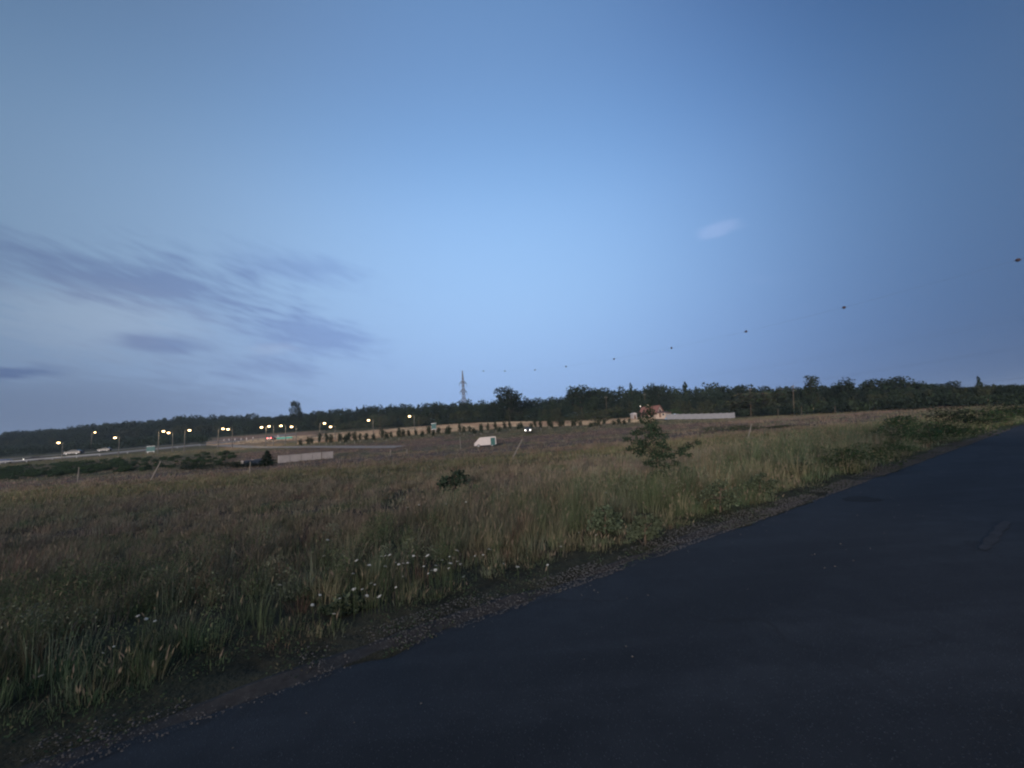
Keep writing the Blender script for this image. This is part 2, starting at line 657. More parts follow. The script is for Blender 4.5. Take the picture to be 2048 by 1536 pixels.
def ground_colour(X, Y):
    X = np.asarray(X, float)
    Y = np.asarray(Y, float)
    col = 1024 + F * X / np.maximum(Y, 1)
    c = veg_colour(X, Y) * .62
    near = (1 - sstep(np.hypot(X, Y), 12, 40))[..., None]
    soil = np.array((.040, .033, .027))
    c = c * (1 - .7 * near) + soil * .7 * near
    nb = fbm(X, Y, 18, 31)
    # dry tan field below the wood, red-brown bank beside the main road
    c = lerp(c, np.array((.38, .30, .21)), sstep(Y + (nb - .5) * 16, 128, 134) * (1 - sstep(Y + (nb - .5) * 10, 166, 176)) * sstep(col, 560, 640) * (1 - sstep(col, 1240, 1330)))
    c = lerp(c, np.array((.26, .165, .12)), sstep(Y + (nb - .5) * 20, 160, 172) * (1 - sstep(Y + (nb - .5) * 20, 215, 235)) * sstep(col, 400, 450) * (1 - sstep(col, 600, 660)) * .9)
    c = lerp(c, np.array((.30, .21, .14)), sstep(Y, 110, 120) * (1 - sstep(Y, 150, 165)) * sstep(col, 420, 460) * (1 - sstep(col, 540, 590)) * .7)
    c = lerp(c, np.array((.27, .19, .13)), sstep(Y, 84, 92) * (1 - sstep(Y + (nb - .5) * 10, 112, 120)) * sstep(col, 1420, 1480) * .9)
    c = lerp(c, np.array((.055, .058, .034)), sstep(Y + (nb - .5) * 12, 74, 80) * (1 - sstep(Y, 106, 112)) * (1 - sstep(col, 420, 500)))
    wood = sstep(Y, 168, 180) * (1 - sstep(col, 340, 420)) + sstep(Y, 235, 260) * (1 - sstep(col, 700, 900)) + sstep(Y, 190, 205) * sstep(col, 700, 900) * (1 - sstep(col, 1250, 1400)) + sstep(Y, 124, 132) * sstep(col, 1400, 1600)
    c = lerp(c, np.array((.035, .04, .025)), np.clip(wood, 0, 1))
    return c


# ------------------------------------------------------------------ ground sheet out to the horizon
radii = np.concatenate([np.arange(.6, 14, .42), 14 * (1.032 ** np.arange(0, 112)), np.array([520, 620, 780, 1000, 1300, 1700, 2400])])
NA = 420
fine = np.linspace(-1.12, 1.12, 300)                       # fine steps of azimuth where the camera looks
rest = np.linspace(1.12, 2 * math.pi - 1.12, NA - 300 + 2)[1:-1]
azs = np.concatenate([fine, rest])
RR, AA = np.meshgrid(radii, azs, indexing='ij')
GX, GY = RR * np.sin(AA), RR * np.cos(AA)
GZ = gz(GX, GY)
nr, na = GX.shape
gv = np.stack([GX, GY, GZ], -1).reshape(-1, 3)
gv = np.concatenate([gv, [[0, 0, -.03]]])
gc = np.concatenate([ground_colour(GX, GY).reshape(-1, 3), [[.04, .035, .03]]])
ii, jj = np.meshgrid(np.arange(nr - 1), np.arange(na), indexing='ij')
j2 = (jj + 1) % na
quads = np.stack([ii * na + jj, (ii + 1) * na + jj, (ii + 1) * na + j2, ii * na + j2], -1).reshape(-1, 4)[:, ::-1]
tri = np.stack([np.full(na, nr * na), np.arange(na), (np.arange(na) + 1) % na], -1)[:, ::-1]
gme = np_mesh('ground', gv, np.concatenate([quads.ravel(), tri.ravel()]), np.concatenate([np.full(len(quads), 4), np.full(len(tri), 3)]), gc, True)
tag(mesh_obj('ground', gme, M['ground']), kind='structure')

# ------------------------------------------------------------------ the near road
S = np.concatenate([np.arange(-30, 40, .07), np.arange(40, 400, 4)])
edge = (fbm(S, S * 0, .5, 51) - .5) * .34 + (fbm(S, S * 0, 5.0, 52) - .5) * .40
rv = []
prof = [0, .25, 1.35, 2.7, 4.05, ROAD_W]
for k, s in enumerate(S):
    for q in prof:
        lat = edge[k] - q if q == 0 else -q
        p = E0 + RD * float(s) + RN * float(lat)
        crown = .012 + .03 * (1 - abs(q - 2.7) / 2.7)
        if q == 0:
            crown = -.035
        rv.append((p.x, p.y, crown))
rf = []
K = len(prof)
for k in range(len(S) - 1):
    for q in range(K - 1):
        rf.append((k * K + q, k * K + q + 1, (k + 1) * K + q + 1, (k + 1) * K + q))
rme = bpy.data.meshes.new('road')
rme.from_pydata(rv, [], rf)
rme.polygons.foreach_set('use_smooth', np.ones(len(rf), bool))
road = tag(mesh_obj('road', rme, M['asphalt']), kind='structure')


def road_z(lat):
    """height of the crowned road at a lateral distance from its field-side edge"""
    q = -lat
    return .012 + .03 * (1 - abs(q - 2.7) / 2.7)


# worn dashes of the middle line
m0, m1 = on_plane(1955, 1098, .04), on_plane(2040, 1020, .04)
lat_mid = float(d_field((m0.x + m1.x) / 2, (m0.y + m1.y) / 2))
s_mid = float(s_road(m0.x, m0.y))
lat_mid = max(lat_mid, -2.7)
for k in range(0, 7):
    s0 = s_mid + k * 9.0
    mb = MB()
    pts = []
    for j in range(13):
        a0 = s0 + j * .14
        w0 = (.045 + .014 * math.sin(j * 2.3 + k) + .008 * math.sin(j * 5.1)) * (1 if 0 < j < 12 else .5)
        for sg in (1, -1):
            p = E0 + RD * a0 + RN * (lat_mid + w0 * sg)
            pts.append((p.x, p.y, road_z(lat_mid) + .005))
    mb.add(pts, [(2 * j, 2 * j + 1, 2 * j + 3, 2 * j + 2) for j in range(12)])
    mb.build('road_dash', M['paint'], road)
# dark round patch in the asphalt
pc = on_plane(1722, 997, .03)
lat_p = float(d_field(pc.x, pc.y))
vs = [(pc.x, pc.y, road_z(lat_p) + .006)]
for k in range(28):
    tt = 2 * math.pi * k / 28
    rr = .28 * (1 + .12 * math.sin(3 * tt) + .06 * math.sin(7 * tt + 1))
    p = pc + RD * (rr * math.cos(tt)) + RN * (rr * .95 * math.sin(tt))
    vs.append((p.x, p.y, road_z(float(d_field(p.x, p.y))) + .005))
MB().add(vs, [(0, 1 + k, 1 + (k + 1) % 28) for k in range(28)]).build('tar_patch', M['patch'], road)

# gravel shoulder: bed and loose stones
SG = np.arange(-12, 70, .2)
inn = (fbm(SG, SG * 0, .8, 61) - .5) * .2 - .05
outw = .06 + fbm(SG, SG * 0, 2.2, 62) * .40
gvv, gff = [], []
for k, s in enumerate(SG):
    for lat in (inn[k] - .06, outw[k] * .5, outw[k]):
        p = E0 + RD * float(s) + RN * float(lat)
        zz = (-.052 + .072 * float(fbm(np.array(s * 1.0), np.array(0.0), .7, 63)) if lat == outw[k] * .5 else -.045)
        gvv.append((p.x, p.y, zz))
for k in range(len(SG) - 1):
    for q in range(2):
        gff.append((k * 3 + q + 1, k * 3 + q, (k + 1) * 3 + q, (k + 1) * 3 + q + 1))
sme = bpy.data.meshes.new('shoulder')
sme.from_pydata(gvv, [], gff)
tag(mesh_obj('shoulder', sme, M['gravel_bed']), kind='structure')

base_v = np.array([(1, 0, 0), (0, 1, 0), (-1, 0, 0), (0, -1, 0), (0, 0, .7), (0, 0, -.7)], float)
base_f = np.array([(0, 1, 4), (1, 2, 4), (2, 3, 4), (3, 0, 4), (1, 0, 5), (2, 1, 5), (3, 2, 5), (0, 3, 5)])
ns = 42000
s_ = -7 + 42 * rng.random(ns) ** 1.5
wo_ = .10 + fbm(s_, s_ * 0, 2.2, 62) * .48
l_ = -.14 + (wo_ + .18) * rng.random(ns)
stray = rng.random(ns) < .015
l_ = np.where(stray, -.1 - 1.6 * rng.random(ns) ** 2, l_)
sz = np.where(stray, .004 + .006 * rng.random(ns), .003 + .009 * rng.random(ns) ** 2.5) * (1 + np.clip(s_, 0, 40) * .02)
px_ = E0.x + RD.x * s_ + RN.x * l_
py_ = E0.y + RD.y * s_ + RN.y * l_
pz_ = np.where(l_ < -.1, .012 + .03 * (1 - np.abs(-l_ - 2.7) / 2.7), .002) + sz * .3
clump = fbm(px_, py_, .5, 66) > .30 + .22 * rng.random(ns)
sz = np.where(clump, sz, sz * .25)
jit = 1 + .5 * (rng.random((ns, 6, 3)) - .5)
ang = rng.random(ns) * 6.28
vv = base_v[None] * jit * sz[:, None, None]
ca, sa = np.cos(ang)[:, None], np.sin(ang)[:, None]
vx = vv[..., 0] * ca - vv[..., 1] * sa
vy = vv[..., 0] * sa + vv[..., 1] * ca
vv = np.stack([vx + px_[:, None], vy + py_[:, None], vv[..., 2] * .8 + pz_[:, None]], -1)
ff = (base_f[None] + (np.arange(ns) * 6)[:, None, None]).reshape(-1)
tag(mesh_obj('gravel', np_mesh('gravel', vv.reshape(-1, 3), ff, np.full(ns * 8, 3)), M['stone']),
    'loose grey gravel along the ragged edge of the road', 'gravel', kind='stuff')

# ------------------------------------------------------------------ grass
def blades(name, X, Y, h, wd, lean, colour, levels, label, heads=0.0, zbase=None, phi=None):
    n = len(X)
    Z = gz(X, Y) - .01 if zbase is None else zbase
    if phi is None:
        phi = rng.random(n) * 6.283
    yaw = rng.random(n) * 6.283
    # a light wind bends them all a little the same way
    lx = np.cos(phi) * lean * h + .10 * h
    ly = np.sin(phi) * lean * h
    sx, sy = np.cos(yaw) * wd / 2, np.sin(yaw) * wd / 2
    ts = np.linspace(0, 1, levels + 1)[:-1]
    rows = []
    for tt in ts:
        cx = X + lx * tt * tt
        cy = Y + ly * tt * tt
        cz = Z + h * (tt - .18 * lean * tt * tt)
        k = 1 - .75 * tt ** 1.6
        rows.append(np.stack([cx - sx * k, cy - sy * k, cz], -1))
        rows.append(np.stack([cx + sx * k, cy + sy * k, cz], -1))
    rows.append(np.stack([X + lx, Y + ly, Z + h * (1 - .18 * lean)], -1))
    V = np.stack(rows, 1)
    nv = V.shape[1]
    flat, tot = [], []
    off = (np.arange(n) * nv)[:, None]
    for q in range(levels - 1):
        flat.append(off + np.array([2 * q, 2 * q + 1, 2 * q + 3, 2 * q + 2]))
        tot.append(np.full(n, 4))
    flat.append(off + np.array([2 * levels - 2, 2 * levels - 1, 2 * levels]))
    tot.append(np.full(n, 3))
    flat = np.concatenate([f.ravel() for f in flat])
    tot = np.concatenate(tot)
    cv = np.repeat(colour[:, None, :], nv, 1)
    V = V.reshape(-1, 3)
    cv = cv.reshape(-1, 3)
    if heads > 0:
        pick = np.where(rng.random(n) < heads)[0]
        m = len(pick)
        tx, ty, tz = (X + lx)[pick], (Y + ly)[pick], (Z + h * (1 - .18 * lean))[pick]
        hl = (.03 + .05 * rng.random(m)) * (1 + Y[pick] * .045)
        hw = (.0025 + .0035 * rng.random(m)) * (1 + Y[pick] * .08)
        dx, dy = (lx / h)[pick] * hl * .8, (ly / h)[pick] * hl * .8
        a = rng.random(m) * 6.28
        ex, ey = np.cos(a) * hw, np.sin(a) * hw
        bot = np.stack([tx - dx * .4, ty - dy * .4, tz - hl * .35], -1)
        top = np.stack([tx + dx, ty + dy, tz + hl * .6], -1)
        l1 = np.stack([tx - ex, ty - ey, tz], -1)
        r1 = np.stack([tx + ex, ty + ey, tz], -1)
        HV = np.stack([bot, r1, top, l1], 1).reshape(-1, 3)
        hc = lerp(C_BROWN * 1.15, C_STRAW, rng.random(m) * .8)
        hc = np.repeat(hc[:, None], 4, 1).reshape(-1, 3)
        ho = len(V) + np.arange(m * 4)
        V = np.concatenate([V, HV])
        cv = np.concatenate([cv, hc])
        flat = np.concatenate([flat, ho])
        tot = np.concatenate([tot, np.full(m, 4)])
    me = np_mesh(name, V, flat, tot, cv)
    return tag(mesh_obj(name, me, M['grass']), label, 'grass', kind='stuff')


def scatter(n, y0, y1, u0, u1, dmin):
    """uniform points over a wedge of the field ahead of the camera"""
    Y = np.sqrt(y0 ** 2 + (y1 ** 2 - y0 ** 2) * rng.random(n))
    X = Y * (u0 + (u1 - u0) * rng.random(n))
    keep = d_field(X, Y) > dmin + .35 * fbm(X, Y, .7, 77) + .25 * (fbm(X, Y, 3.0, 78) - .3)
    return X[keep], Y[keep]


def tinted(X, Y, spread=.25, k=None):
    n = len(X)
    c = veg_colour(X, Y)
    r = rng.random(n)[:, None]
    pal = np.where(r < .22, C_STRAW, np.where(r < .50, C_GREEN, np.where(r < .64, C_GREY, np.where(r < .76, C_DEEP, np.where(r < .88, C_RUST, C_PURPLE)))))
    c = lerp(c, pal, .18 + .62 * rng.random(n) ** 1.3)
    return c * (1 + spread * (rng.random((n, 1)) * 2 - 1))


# height of the sward: lush verge, lower trodden edge, clumps
def sward(X, Y):
    d = d_field(X, Y)
    hgt = .06 + .40 * sstep(d + (fbm(X, Y, 1.6, 91) - .5) * 1.5, .3, 2.2) * (1 - .42 * sstep(d + (fbm(X, Y, 3.0, 90) - .5) * 4, 4.0, 8.0))
    hgt = hgt * (.35 + .6 * fbm(X, Y, 2.6, 92) + .7 * fbm(X, Y, .6, 96))
    hgt = hgt * (1 + .45 * sstep(X - .2 * Y, .5, 4.0) * (1 - sstep(d, 5, 9)))
    hgt = hgt * (1 - .32 * (1 - sstep(X + .2 * Y, -1.5, 2.5)) * (1 - sstep(Y, 9, 16)))
    return hgt


def tussocks(nc, per, spread, y0, y1, u0, u1, dmin):
    """grass in clumps: blades lean out of each clump, a clump has one colour and one vigour"""
    cx, cy = scatter(nc, y0, y1, u0, u1, dmin)
    m = len(cx)
    kp = rng.random(m) < .35 + .65 * sstep(fbm(cx, cy, 1.0, 97), .36, .56)
    cx, cy = cx[kp], cy[kp]
    m = len(cx)
    col = tinted(cx, cy, .35)
    hh = sward(cx, cy) * np.exp(.32 * rng.normal(size=m))
    rad = spread * (.5 + rng.random(m))
    ix = np.repeat(np.arange(m), per)
    n = len(ix)
    ax, ay = rng.normal(size=n) * .6, rng.normal(size=n) * .6
    X, Y = cx[ix] + ax * rad[ix], cy[ix] + ay * rad[ix]
    phi = np.arctan2(ay, ax) + .5 * rng.normal(size=n)
    reach = np.clip(np.hypot(ax, ay), 0, 1.4)
    lean = .10 + .45 * reach * rng.random(n) + (rng.random(n) < .08) * .5
    h = hh[ix] * (.45 + .7 * rng.random(n)) * (1.08 - .28 * reach)
    c = col[ix] * (1 + .18 * (rng.random((n, 1)) * 2 - 1))
    return X, Y, h, lean, c, phi


X, Y, h, lean, c, phi = tussocks(8200, 44, .13, 1.2, 9.5, -1.9, 2.3, .45)
n = len(X)
blades('verge_grass', X, Y, h, .0028 + .0045 * rng.random(n), lean, c, 3, 'tall tufted green and straw coloured grass on the verge beside the road', .05, phi=phi)
X, Y, h, lean, c, phi = tussocks(9500, 30, .22, 9, 21, -1.75, 2.3, .4)
n = len(X)
blades('field_grass', X, Y, h, .007 + .009 * rng.random(n), lean, c, 2, 'brown tufted meadow grass behind the verge', .12, phi=phi)
X, Y, h, lean, c, phi = tussocks(14000, 16, .45, 20, 46, -1.65, 2.2, .4)
n = len(X)
blades('meadow_grass', X, Y, np.maximum(h, .12), .018 + .024 * rng.random(n), lean, c, 2, 'brown and yellow green meadow in the middle of the field', .10, phi=phi)
X, Y, h, lean, c, phi = tussocks(20000, 9, 1.0, 45, 128, -1.55, 2.1, .4)
n = len(X)
blades('far_grass', X, Y, np.maximum(h, .15), .05 + .07 * rng.random(n), lean, c, 1, 'purple brown grass at the far end of the field', 0, phi=phi)
X, Y = scatter(60000, 122, 178, -.80, .36, .4)
col_ = 1024 + F * X / Y
kp = (fbm(X, Y * 2, 11, 33) > .40) & ((col_ > 590) | (Y > 145))
X, Y = X[kp], Y[kp]
n = len(X)
c = lerp(np.zeros((n, 3)) + np.array((.46, .375, .27)), np.array((.31, .23, .17)), sstep(fbm(X, Y, 10, 34), .4, .6)) * (.75 + .5 * rng.random((n, 1)))
blades('dry_grass', X, Y, .35 + .35 * rng.random(n), .12 + .16 * rng.random(n), .1 + .3 * rng.random(n), c, 1, 'pale straw coloured dry grass below the wood', 0)


# ------------------------------------------------------------------ leaf clouds (ground cover follows)
def leaf_mesh(name, P, size, colour, flat=.0):
    """one small folded quad per leaf at points P"""
    n = len(P)
    P = np.asarray(P, float)
    size = np.broadcast_to(np.asarray(size, float), (n,))
    d1 = rng.normal(size=(n, 3))
    d1[:, 2] *= (1 - flat)
    d1 /= np.linalg.norm(d1, axis=1, keepdims=True)
    d2 = rng.normal(size=(n, 3))
    d2[:, 2] *= (1 - flat)
    d2 -= (d2 * d1).sum(1, keepdims=True) * d1
    d2 /= np.linalg.norm(d2, axis=1, keepdims=True)
    s = size[:, None]
    V = np.stack([P - d1 * s * .6, P + d2 * s * .36, P + d1 * s * .6, P - d2 * s * .36], 1).reshape(-1, 3)
    return np_mesh(name, V, np.arange(n * 4), np.full(n, 4), np.repeat(colour[:, None], 4, 1).reshape(-1, 3))


ng = 60000
gs = -8 + 40 * rng.random(ng) ** 1.3
gl = -.12 + 1.3 * rng.random(ng)
gx, gy = E0.x + RD.x * gs + RN.x * gl, E0.y + RD.y * gs + RN.y * gl
kp = fbm(gx, gy, .45, 131) + .25 * gl > .58
gx, gy, gl = gx[kp], gy[kp], gl[kp]
gzv = np.maximum(gz(gx, gy), -.02) + .012 + .07 * rng.random(len(gx)) ** 1.5 * sstep(gl, .05, .6)
gcol = lerp(np.zeros((len(gx), 3)) + C_DEEP * .9, C_STRAW * .45, (rng.random(len(gx)) < .3) * .7) * (.6 + .7 * rng.random((len(gx), 1)))
tag(mesh_obj('ground_cover', leaf_mesh('ground_cover', np.stack([gx, gy, gzv], -1), .007 + .015 * rng.random(len(gx)), gcol, .6), M['foliage']),
    'low creeping weeds and dead grass along the ragged verge edge', 'ground cover', kind='stuff')

def feathery(nc, y0, y1, u0, u1, dmin, dmax, leaf, label, name):
    cx, cy = scatter(nc, y0, y1, u0, u1, dmin)
    d = d_field(cx, cy)
    kp = (d < dmax) & (fbm(cx, cy, 1.8, 141) > .47)
    cx, cy = cx[kp], cy[kp]
    P, C, Sz = [], [], []
    for x, y in zip(cx, cy):
        hh = float(sward(np.array([x]), np.array([y]))[0]) * random.uniform(.8, 1.5) + .08
        n = random.randint(110, 230)
        q = rng.random(n)
        a = rng.random(n) * 6.28
        r = hh * (.12 + .34 * np.sin(np.pi * (.15 + .8 * q))) * np.sqrt(rng.random(n))
        z0 = float(gz(x, y))
        P.append(np.stack([x + r * np.cos(a), y + r * np.sin(a), z0 + hh * (.1 + .95 * q)], -1))
        base = [C_GREY, C_GREEN * 1.1, C_GREEN, C_DEEP * 1.1, C_STRAW * .7][random.choice([0, 1, 1, 2, 3, 2])]
        C.append(base[None] * (.7 + .6 * rng.random((n, 1))))
        Sz.append(np.full(n, leaf) * (.5 + rng.random(n)) * (1 + y * .05))
    P = np.concatenate(P)
    return tag(mesh_obj(name, leaf_mesh(name, P, np.concatenate(Sz), np.concatenate(C)), M['grass']), label, 'weeds', kind='stuff')


feathery(1500, 2.0, 9.5, -1.9, 2.3, .8, 4.5, .013, 'pale feathery weeds among the verge grass', 'weeds')
feathery(900, 9, 30, -1.2, 2.3, .8, 7.0, .017, 'grey green weeds along the far stretch of the verge', 'roadside_weeds')

TREE_DARK = np.array((.019, .028, .020))
TREE_MID = np.array((.028, .039, .025))
TREE_OLIVE = np.array((.054, .060, .038))
SPRUCE = np.array((.020, .033, .024))
BUSH = np.array((.042, .068, .034))


def crown_points(style, n):
    """points of a crown of height 1 standing on z = 0, and its radius about .3"""
    if style == 'spruce':
        z = 1 - rng.random(n) ** .55
        z = .06 + .94 * z
        tier = .38 + .62 * np.abs(np.sin(z * 19 + .5))
        a = rng.random(n) * 6.28
        r = (.29 * (1 - z) ** .8 + .012) * tier * np.sqrt(rng.random(n) * .8 + .2) * (1 + .22 * np.sin(5 * a + 9 * z))
        return np.stack([r * np.cos(a), r * np.sin(a), z - r * .25], -1)
    if style == 'shrub':
        lobes = [(.0, .0, .52, .36)] + [(rng.normal() * .28, rng.normal() * .28, .18 + .55 * rng.random(), .16 + .14 * rng.random()) for _ in range(12)]
    elif style == 'tall':
        lobes = [(rng.normal() * .07, rng.normal() * .07, zc, .10 + .08 * math.sin(math.pi * min(1, (zc - .15) / .8))) for zc in np.linspace(.25, .95, 13)]
        lobes += [(rng.normal() * .13, rng.normal() * .13, .3 + .5 * rng.random(), .09) for _ in range(10)]
    else:
        lobes = [(0, 0, .60, .26)] + [(.24 * math.cos(k * 2.4 + rng.random()) * (.5 + .6 * rng.random()), .24 * math.sin(k * 2.4 + rng.random()) * (.5 + .6 * rng.random()), .34 + .56 * rng.random(), .09 + .10 * rng.random()) for k in range(17)]
    L = np.array(lobes)
    wts = L[:, 3] ** 2
    pick = rng.choice(len(L), n, p=wts / wts.sum())
    d = rng.normal(size=(n, 3))
    d /= np.linalg.norm(d, axis=1, keepdims=True)
    r = L[pick, 3] * (.55 + .5 * rng.random(n) ** .7)
    P = L[pick, :3] + d * r[:, None] * np.array((1, 1, .85))
    P[:, 2] = np.clip(P[:, 2], .02, 1.03)
    return P


def crown_mesh(style, colour, n, leaf, seed):
    global rng
    keep, rng = rng, np.random.default_rng(seed)
    P = crown_points(style, n)
    c = colour[None] * (.62 + .75 * rng.random((n, 1))) * (1 + .12 * rng.normal(size=(n, 3)))
    me = leaf_mesh('crown_' + style, P, leaf * (.7 + .6 * rng.random(n)), np.clip(c, .006, 1))
    rng = keep
    me.materials.append(M['foliage'])
    return me


def trunk_mesh(style, seed):
    r = random.Random(seed)
    mb = MB()
    top = .92 if style == 'spruce' else .72
    pts = [(0, 0, -.03)] + [(r.uniform(-.012, .012), r.uniform(-.012, .012), top * k / 4) for k in range(1, 5)]
    mb.tube(pts, [.026, .02, .015, .010, .004], 6)
    if style != 'spruce':
        for k in range(6):
            a = r.random() * 6.28
            z0 = .22 + .08 * k
            l = r.uniform(.14, .26)
            mb.tube([(0, 0, z0), (math.cos(a) * l * .5, math.sin(a) * l * .5, z0 + l * .45), (math.cos(a) * l, math.sin(a) * l, z0 + l * .8)], [.010, .006, .002], 5)
    me = mb.mesh('trunk')
    me.materials.append(M['bark'])
    return me


CROWNS, TRUNKS = {}, {}


def crown_of(style, tone, v):
    key = (style, tone, v)
    if key not in CROWNS:
        colr = {'dark': TREE_DARK, 'mid': TREE_MID, 'olive': TREE_OLIVE, 'spruce': SPRUCE, 'bush': BUSH}[tone]
        n = {'spruce': 1500, 'round': 1700, 'tall': 1500, 'shrub': 1400}[style]
        CROWNS[key] = crown_mesh(style, colr, n, .045 if style != 'spruce' else .05, 100 + len(CROWNS))
        TRUNKS[key] = trunk_mesh(style, 300 + len(TRUNKS))
    return CROWNS[key], TRUNKS[key]


def tree(name, x, Y, ytop, width, style, tone, label, cat='tree', group=None, v=0, yfoot=None, sink=0.0):
    """a tree or shrub on the ground at depth Y whose top reaches photo row ytop"""
    g0 = ground_at(x, Y)
    top = at(x, ytop, Y)
    h = max(.3, top.z - g0.z) + sink
    e = empty(name, (g0.x, g0.y, g0.z - sink), random.random() * 6.28)
    c, tk = crown_of(style, tone, v)
    spread = {'spruce': .5, 'round': .66, 'tall': .5, 'shrub': .95}[style]
    sx = (width * Y / F) / spread
    for nm, me in (('trunk', tk), ('crown', c)):
        o = link(bpy.data.objects.new(nm, me), e)
        o.scale = (sx, sx, h) if nm == 'crown' else (min(sx, h), min(sx, h), h)
    return tag(e, label, cat, group)


# ------------------------------------------------------------------ the wood on the rising ground: one mass
def curve(x, pts):
    return float(np.interp(x, [p[0] for p in pts], [p[1] for p in pts]))


TOP = [(-500, 880), (-100, 871), (0, 864), (100, 856), (200, 845), (300, 838), (380, 829), (450, 830), (560, 829), (650, 818), (740, 810), (830, 806), (930, 799), (1000, 798),
       (1100, 793), (1135, 788), (1165, 772), (1250, 774), (1300, 770), (1400, 771), (1480, 764), (1560, 769), (1600, 772), (1650, 763), (1700, 768), (1760, 763),
       (1830, 760), (1900, 768), (1960, 771), (2048, 775), (2300, 772), (2700, 760)]
DEP = [(-500, 330), (0, 330), (300, 325), (600, 290), (900, 222), (1200, 190), (1400, 182), (1500, 172), (1600, 150), (1800, 126), (2048, 112), (2700, 100)]
VP, VS, VC = [], [], []
protoP = {}
for st in ('round', 'tall', 'spruce'):
    protoP[st] = [crown_points(st, 480) for _ in range(5)]
xx = -480.0
rows_back = [(-38, .55), (-26, .72), (-13, .88), (0, 1.0), (14, 1.0)]
for off, frac in rows_back:
    xx = -480.0 + random.random() * 20
    while xx < 2650:
        Yd = curve(xx, DEP) + off * (1.3 if xx < 700 else .75) + random.uniform(-5, 5)
        g0 = ground_at(xx, Yd)
        top = at(xx, curve(xx, TOP) + random.gauss(.5, 1.8) + (abs(random.gauss(0, 3)) if frac == 1 else 0), Yd)
        h = max(4.5, (top.z - g0.z) * frac * random.uniform(.92, 1.05))
        st = random.choice(['round', 'round', 'tall', 'spruce' if xx > 620 else 'round'])
        P = protoP[st][random.randrange(4)]
        wd = h * random.uniform(.85, 1.15) if st != 'spruce' else h * .8
        a = random.random() * 6.28
        ca, sa = math.cos(a), math.sin(a)
        Q = np.stack([(P[:, 0] * ca - P[:, 1] * sa) * wd + g0.x, (P[:, 0] * sa + P[:, 1] * ca) * wd + g0.y, P[:, 2] * h + g0.z], -1)
        tone = (TREE_DARK if random.random() < .62 else TREE_MID if random.random() < .7 else SPRUCE)
        if frac < .6 and random.random() < .4:
            tone = TREE_OLIVE * .75
        VP.append(Q)
        VS.append(np.full(len(Q), h * .066))
        VC.append(tone[None] * (.75 + .45 * rng.random((len(Q), 1))) * random.uniform(.72, 1.0))
        xx += max(5, wd * .36 * F / Yd) * random.uniform(.75, 1.2)
for off in (-108, -88, -70, -46, -30, -14, 4):                      # undergrowth closing the wood towards the ground
    xx = -480.0
    while xx < 2650:
        Yd = curve(xx, DEP) + off * (1.3 if xx < 700 else .75) + random.uniform(-4, 4)
        g0 = ground_at(xx, Yd)
        if off < -50 and xx > 410:
            break
        h = random.uniform(2.5, 5.5)
        P = protoP['round'][random.randrange(4)][:220]
        VP.append(P * np.array((h * 1.7, h * 1.7, h)) + np.array((g0.x, g0.y, g0.z - h * .22)))
        VS.append(np.full(220, h * .11))
        VC.append((TREE_DARK if random.random() < .6 else TREE_MID)[None] * (.6 + .75 * rng.random((220, 1))))
        xx += max(5, h * .8 * F / Yd) * random.uniform(.8, 1.2)
VP = np.concatenate(VP)
tag(mesh_obj('forest', leaf_mesh('forest', VP, np.concatenate(VS) * (.7 + .6 * rng.random(len(VP))), np.concatenate(VC)), M['foliage']),
    'dark mixed wood along the skyline behind the field', 'forest', kind='stuff')

# scrub on the slope below the main road, at the left
sp, ss, sc = [], [], []
for _ in range(520):
    x = random.uniform(-330, 470)
    Yd = random.uniform(78, 108)
    if x > 300 and random.random() < .5:
        continue
    g0 = ground_at(x, Yd)
    h = random.uniform(.5, 1.5) * (1 - .3 * (x > 250))
    P = protoP['round'][random.randrange(4)][:170]
    sp.append(P * np.array((h * 2.6, h * 2.6, h)) + np.array((g0.x, g0.y, g0.z - .15 * h)))
    ss.append(np.full(len(P), .20))
    sc.append((BUSH * .7)[None] * (.6 + .8 * rng.random((len(P), 1))))
sp = np.concatenate(sp)
tag(mesh_obj('undergrowth', leaf_mesh('undergrowth', sp, np.concatenate(ss), np.concatenate(sc)), M['foliage']),
    'low dark scrub on the slope below the lit road', 'scrub', kind='stuff')

# ------------------------------------------------------------------ trees one can pick out
tree('skyline_tree', 591, 268, 803, 26, 'round', 'dark', 'lone broad tree standing up above the skyline left of the pylon')
tree('broad_tree', 1020, 178, 772, 62, 'round', 'dark', 'tall broad dark tree rising above the wood right of the pylon', v=1)
tree('broadleaf_tree', 1165, 172, 768, 60, 'round', 'dark', 'dark leafy tree at the step in the treetops left of the red roof', v=2)
tree('spruce_tree', 1268, 176, 764, 24, 'spruce', 'spruce', 'pointed spruce above the wood just left of the red roof')
tree('broadleaf_tree', 1322, 174, 766, 34, 'round', 'dark', 'round topped dark tree directly behind the red roofed house', v=3)
tree('spruce_tree', 1378, 172, 761, 30, 'spruce', 'spruce', 'pointed spruce in the wood behind the blue tarpaulin', v=1)
tree('field_tree', 1512, 138, 783, 118, 'round', 'olive', 'wide olive green tree at the right end of the grey fence', v=4)
tree('field_tree', 1402, 148, 806, 52, 'shrub', 'olive', 'low olive bush behind the middle of the grey fence', v=1)
tree('garden_bush', 1352, 146, 812, 26, 'shrub', 'bush', 'bright green bush between the house and the grey fence', 'bush', v=2)
tree('birch_tree', 1630, 128, 751, 36, 'tall', 'mid', 'thin feathery tree top beside the gap in the wood right of the fence', v=0)
tree('birch_tree', 1702, 120, 755, 34, 'tall', 'dark', 'narrow dark tree in the wood above the open brown field', v=1)
tree('broadleaf_tree', 1757, 116, 752, 44, 'round', 'dark', 'round dark tree left of the two crowns over the roadside bushes', v=5)
tree('broadleaf_tree', 1822, 114, 751, 52, 'round', 'dark', 'large round dark crown above the roadside bushes', v=1)
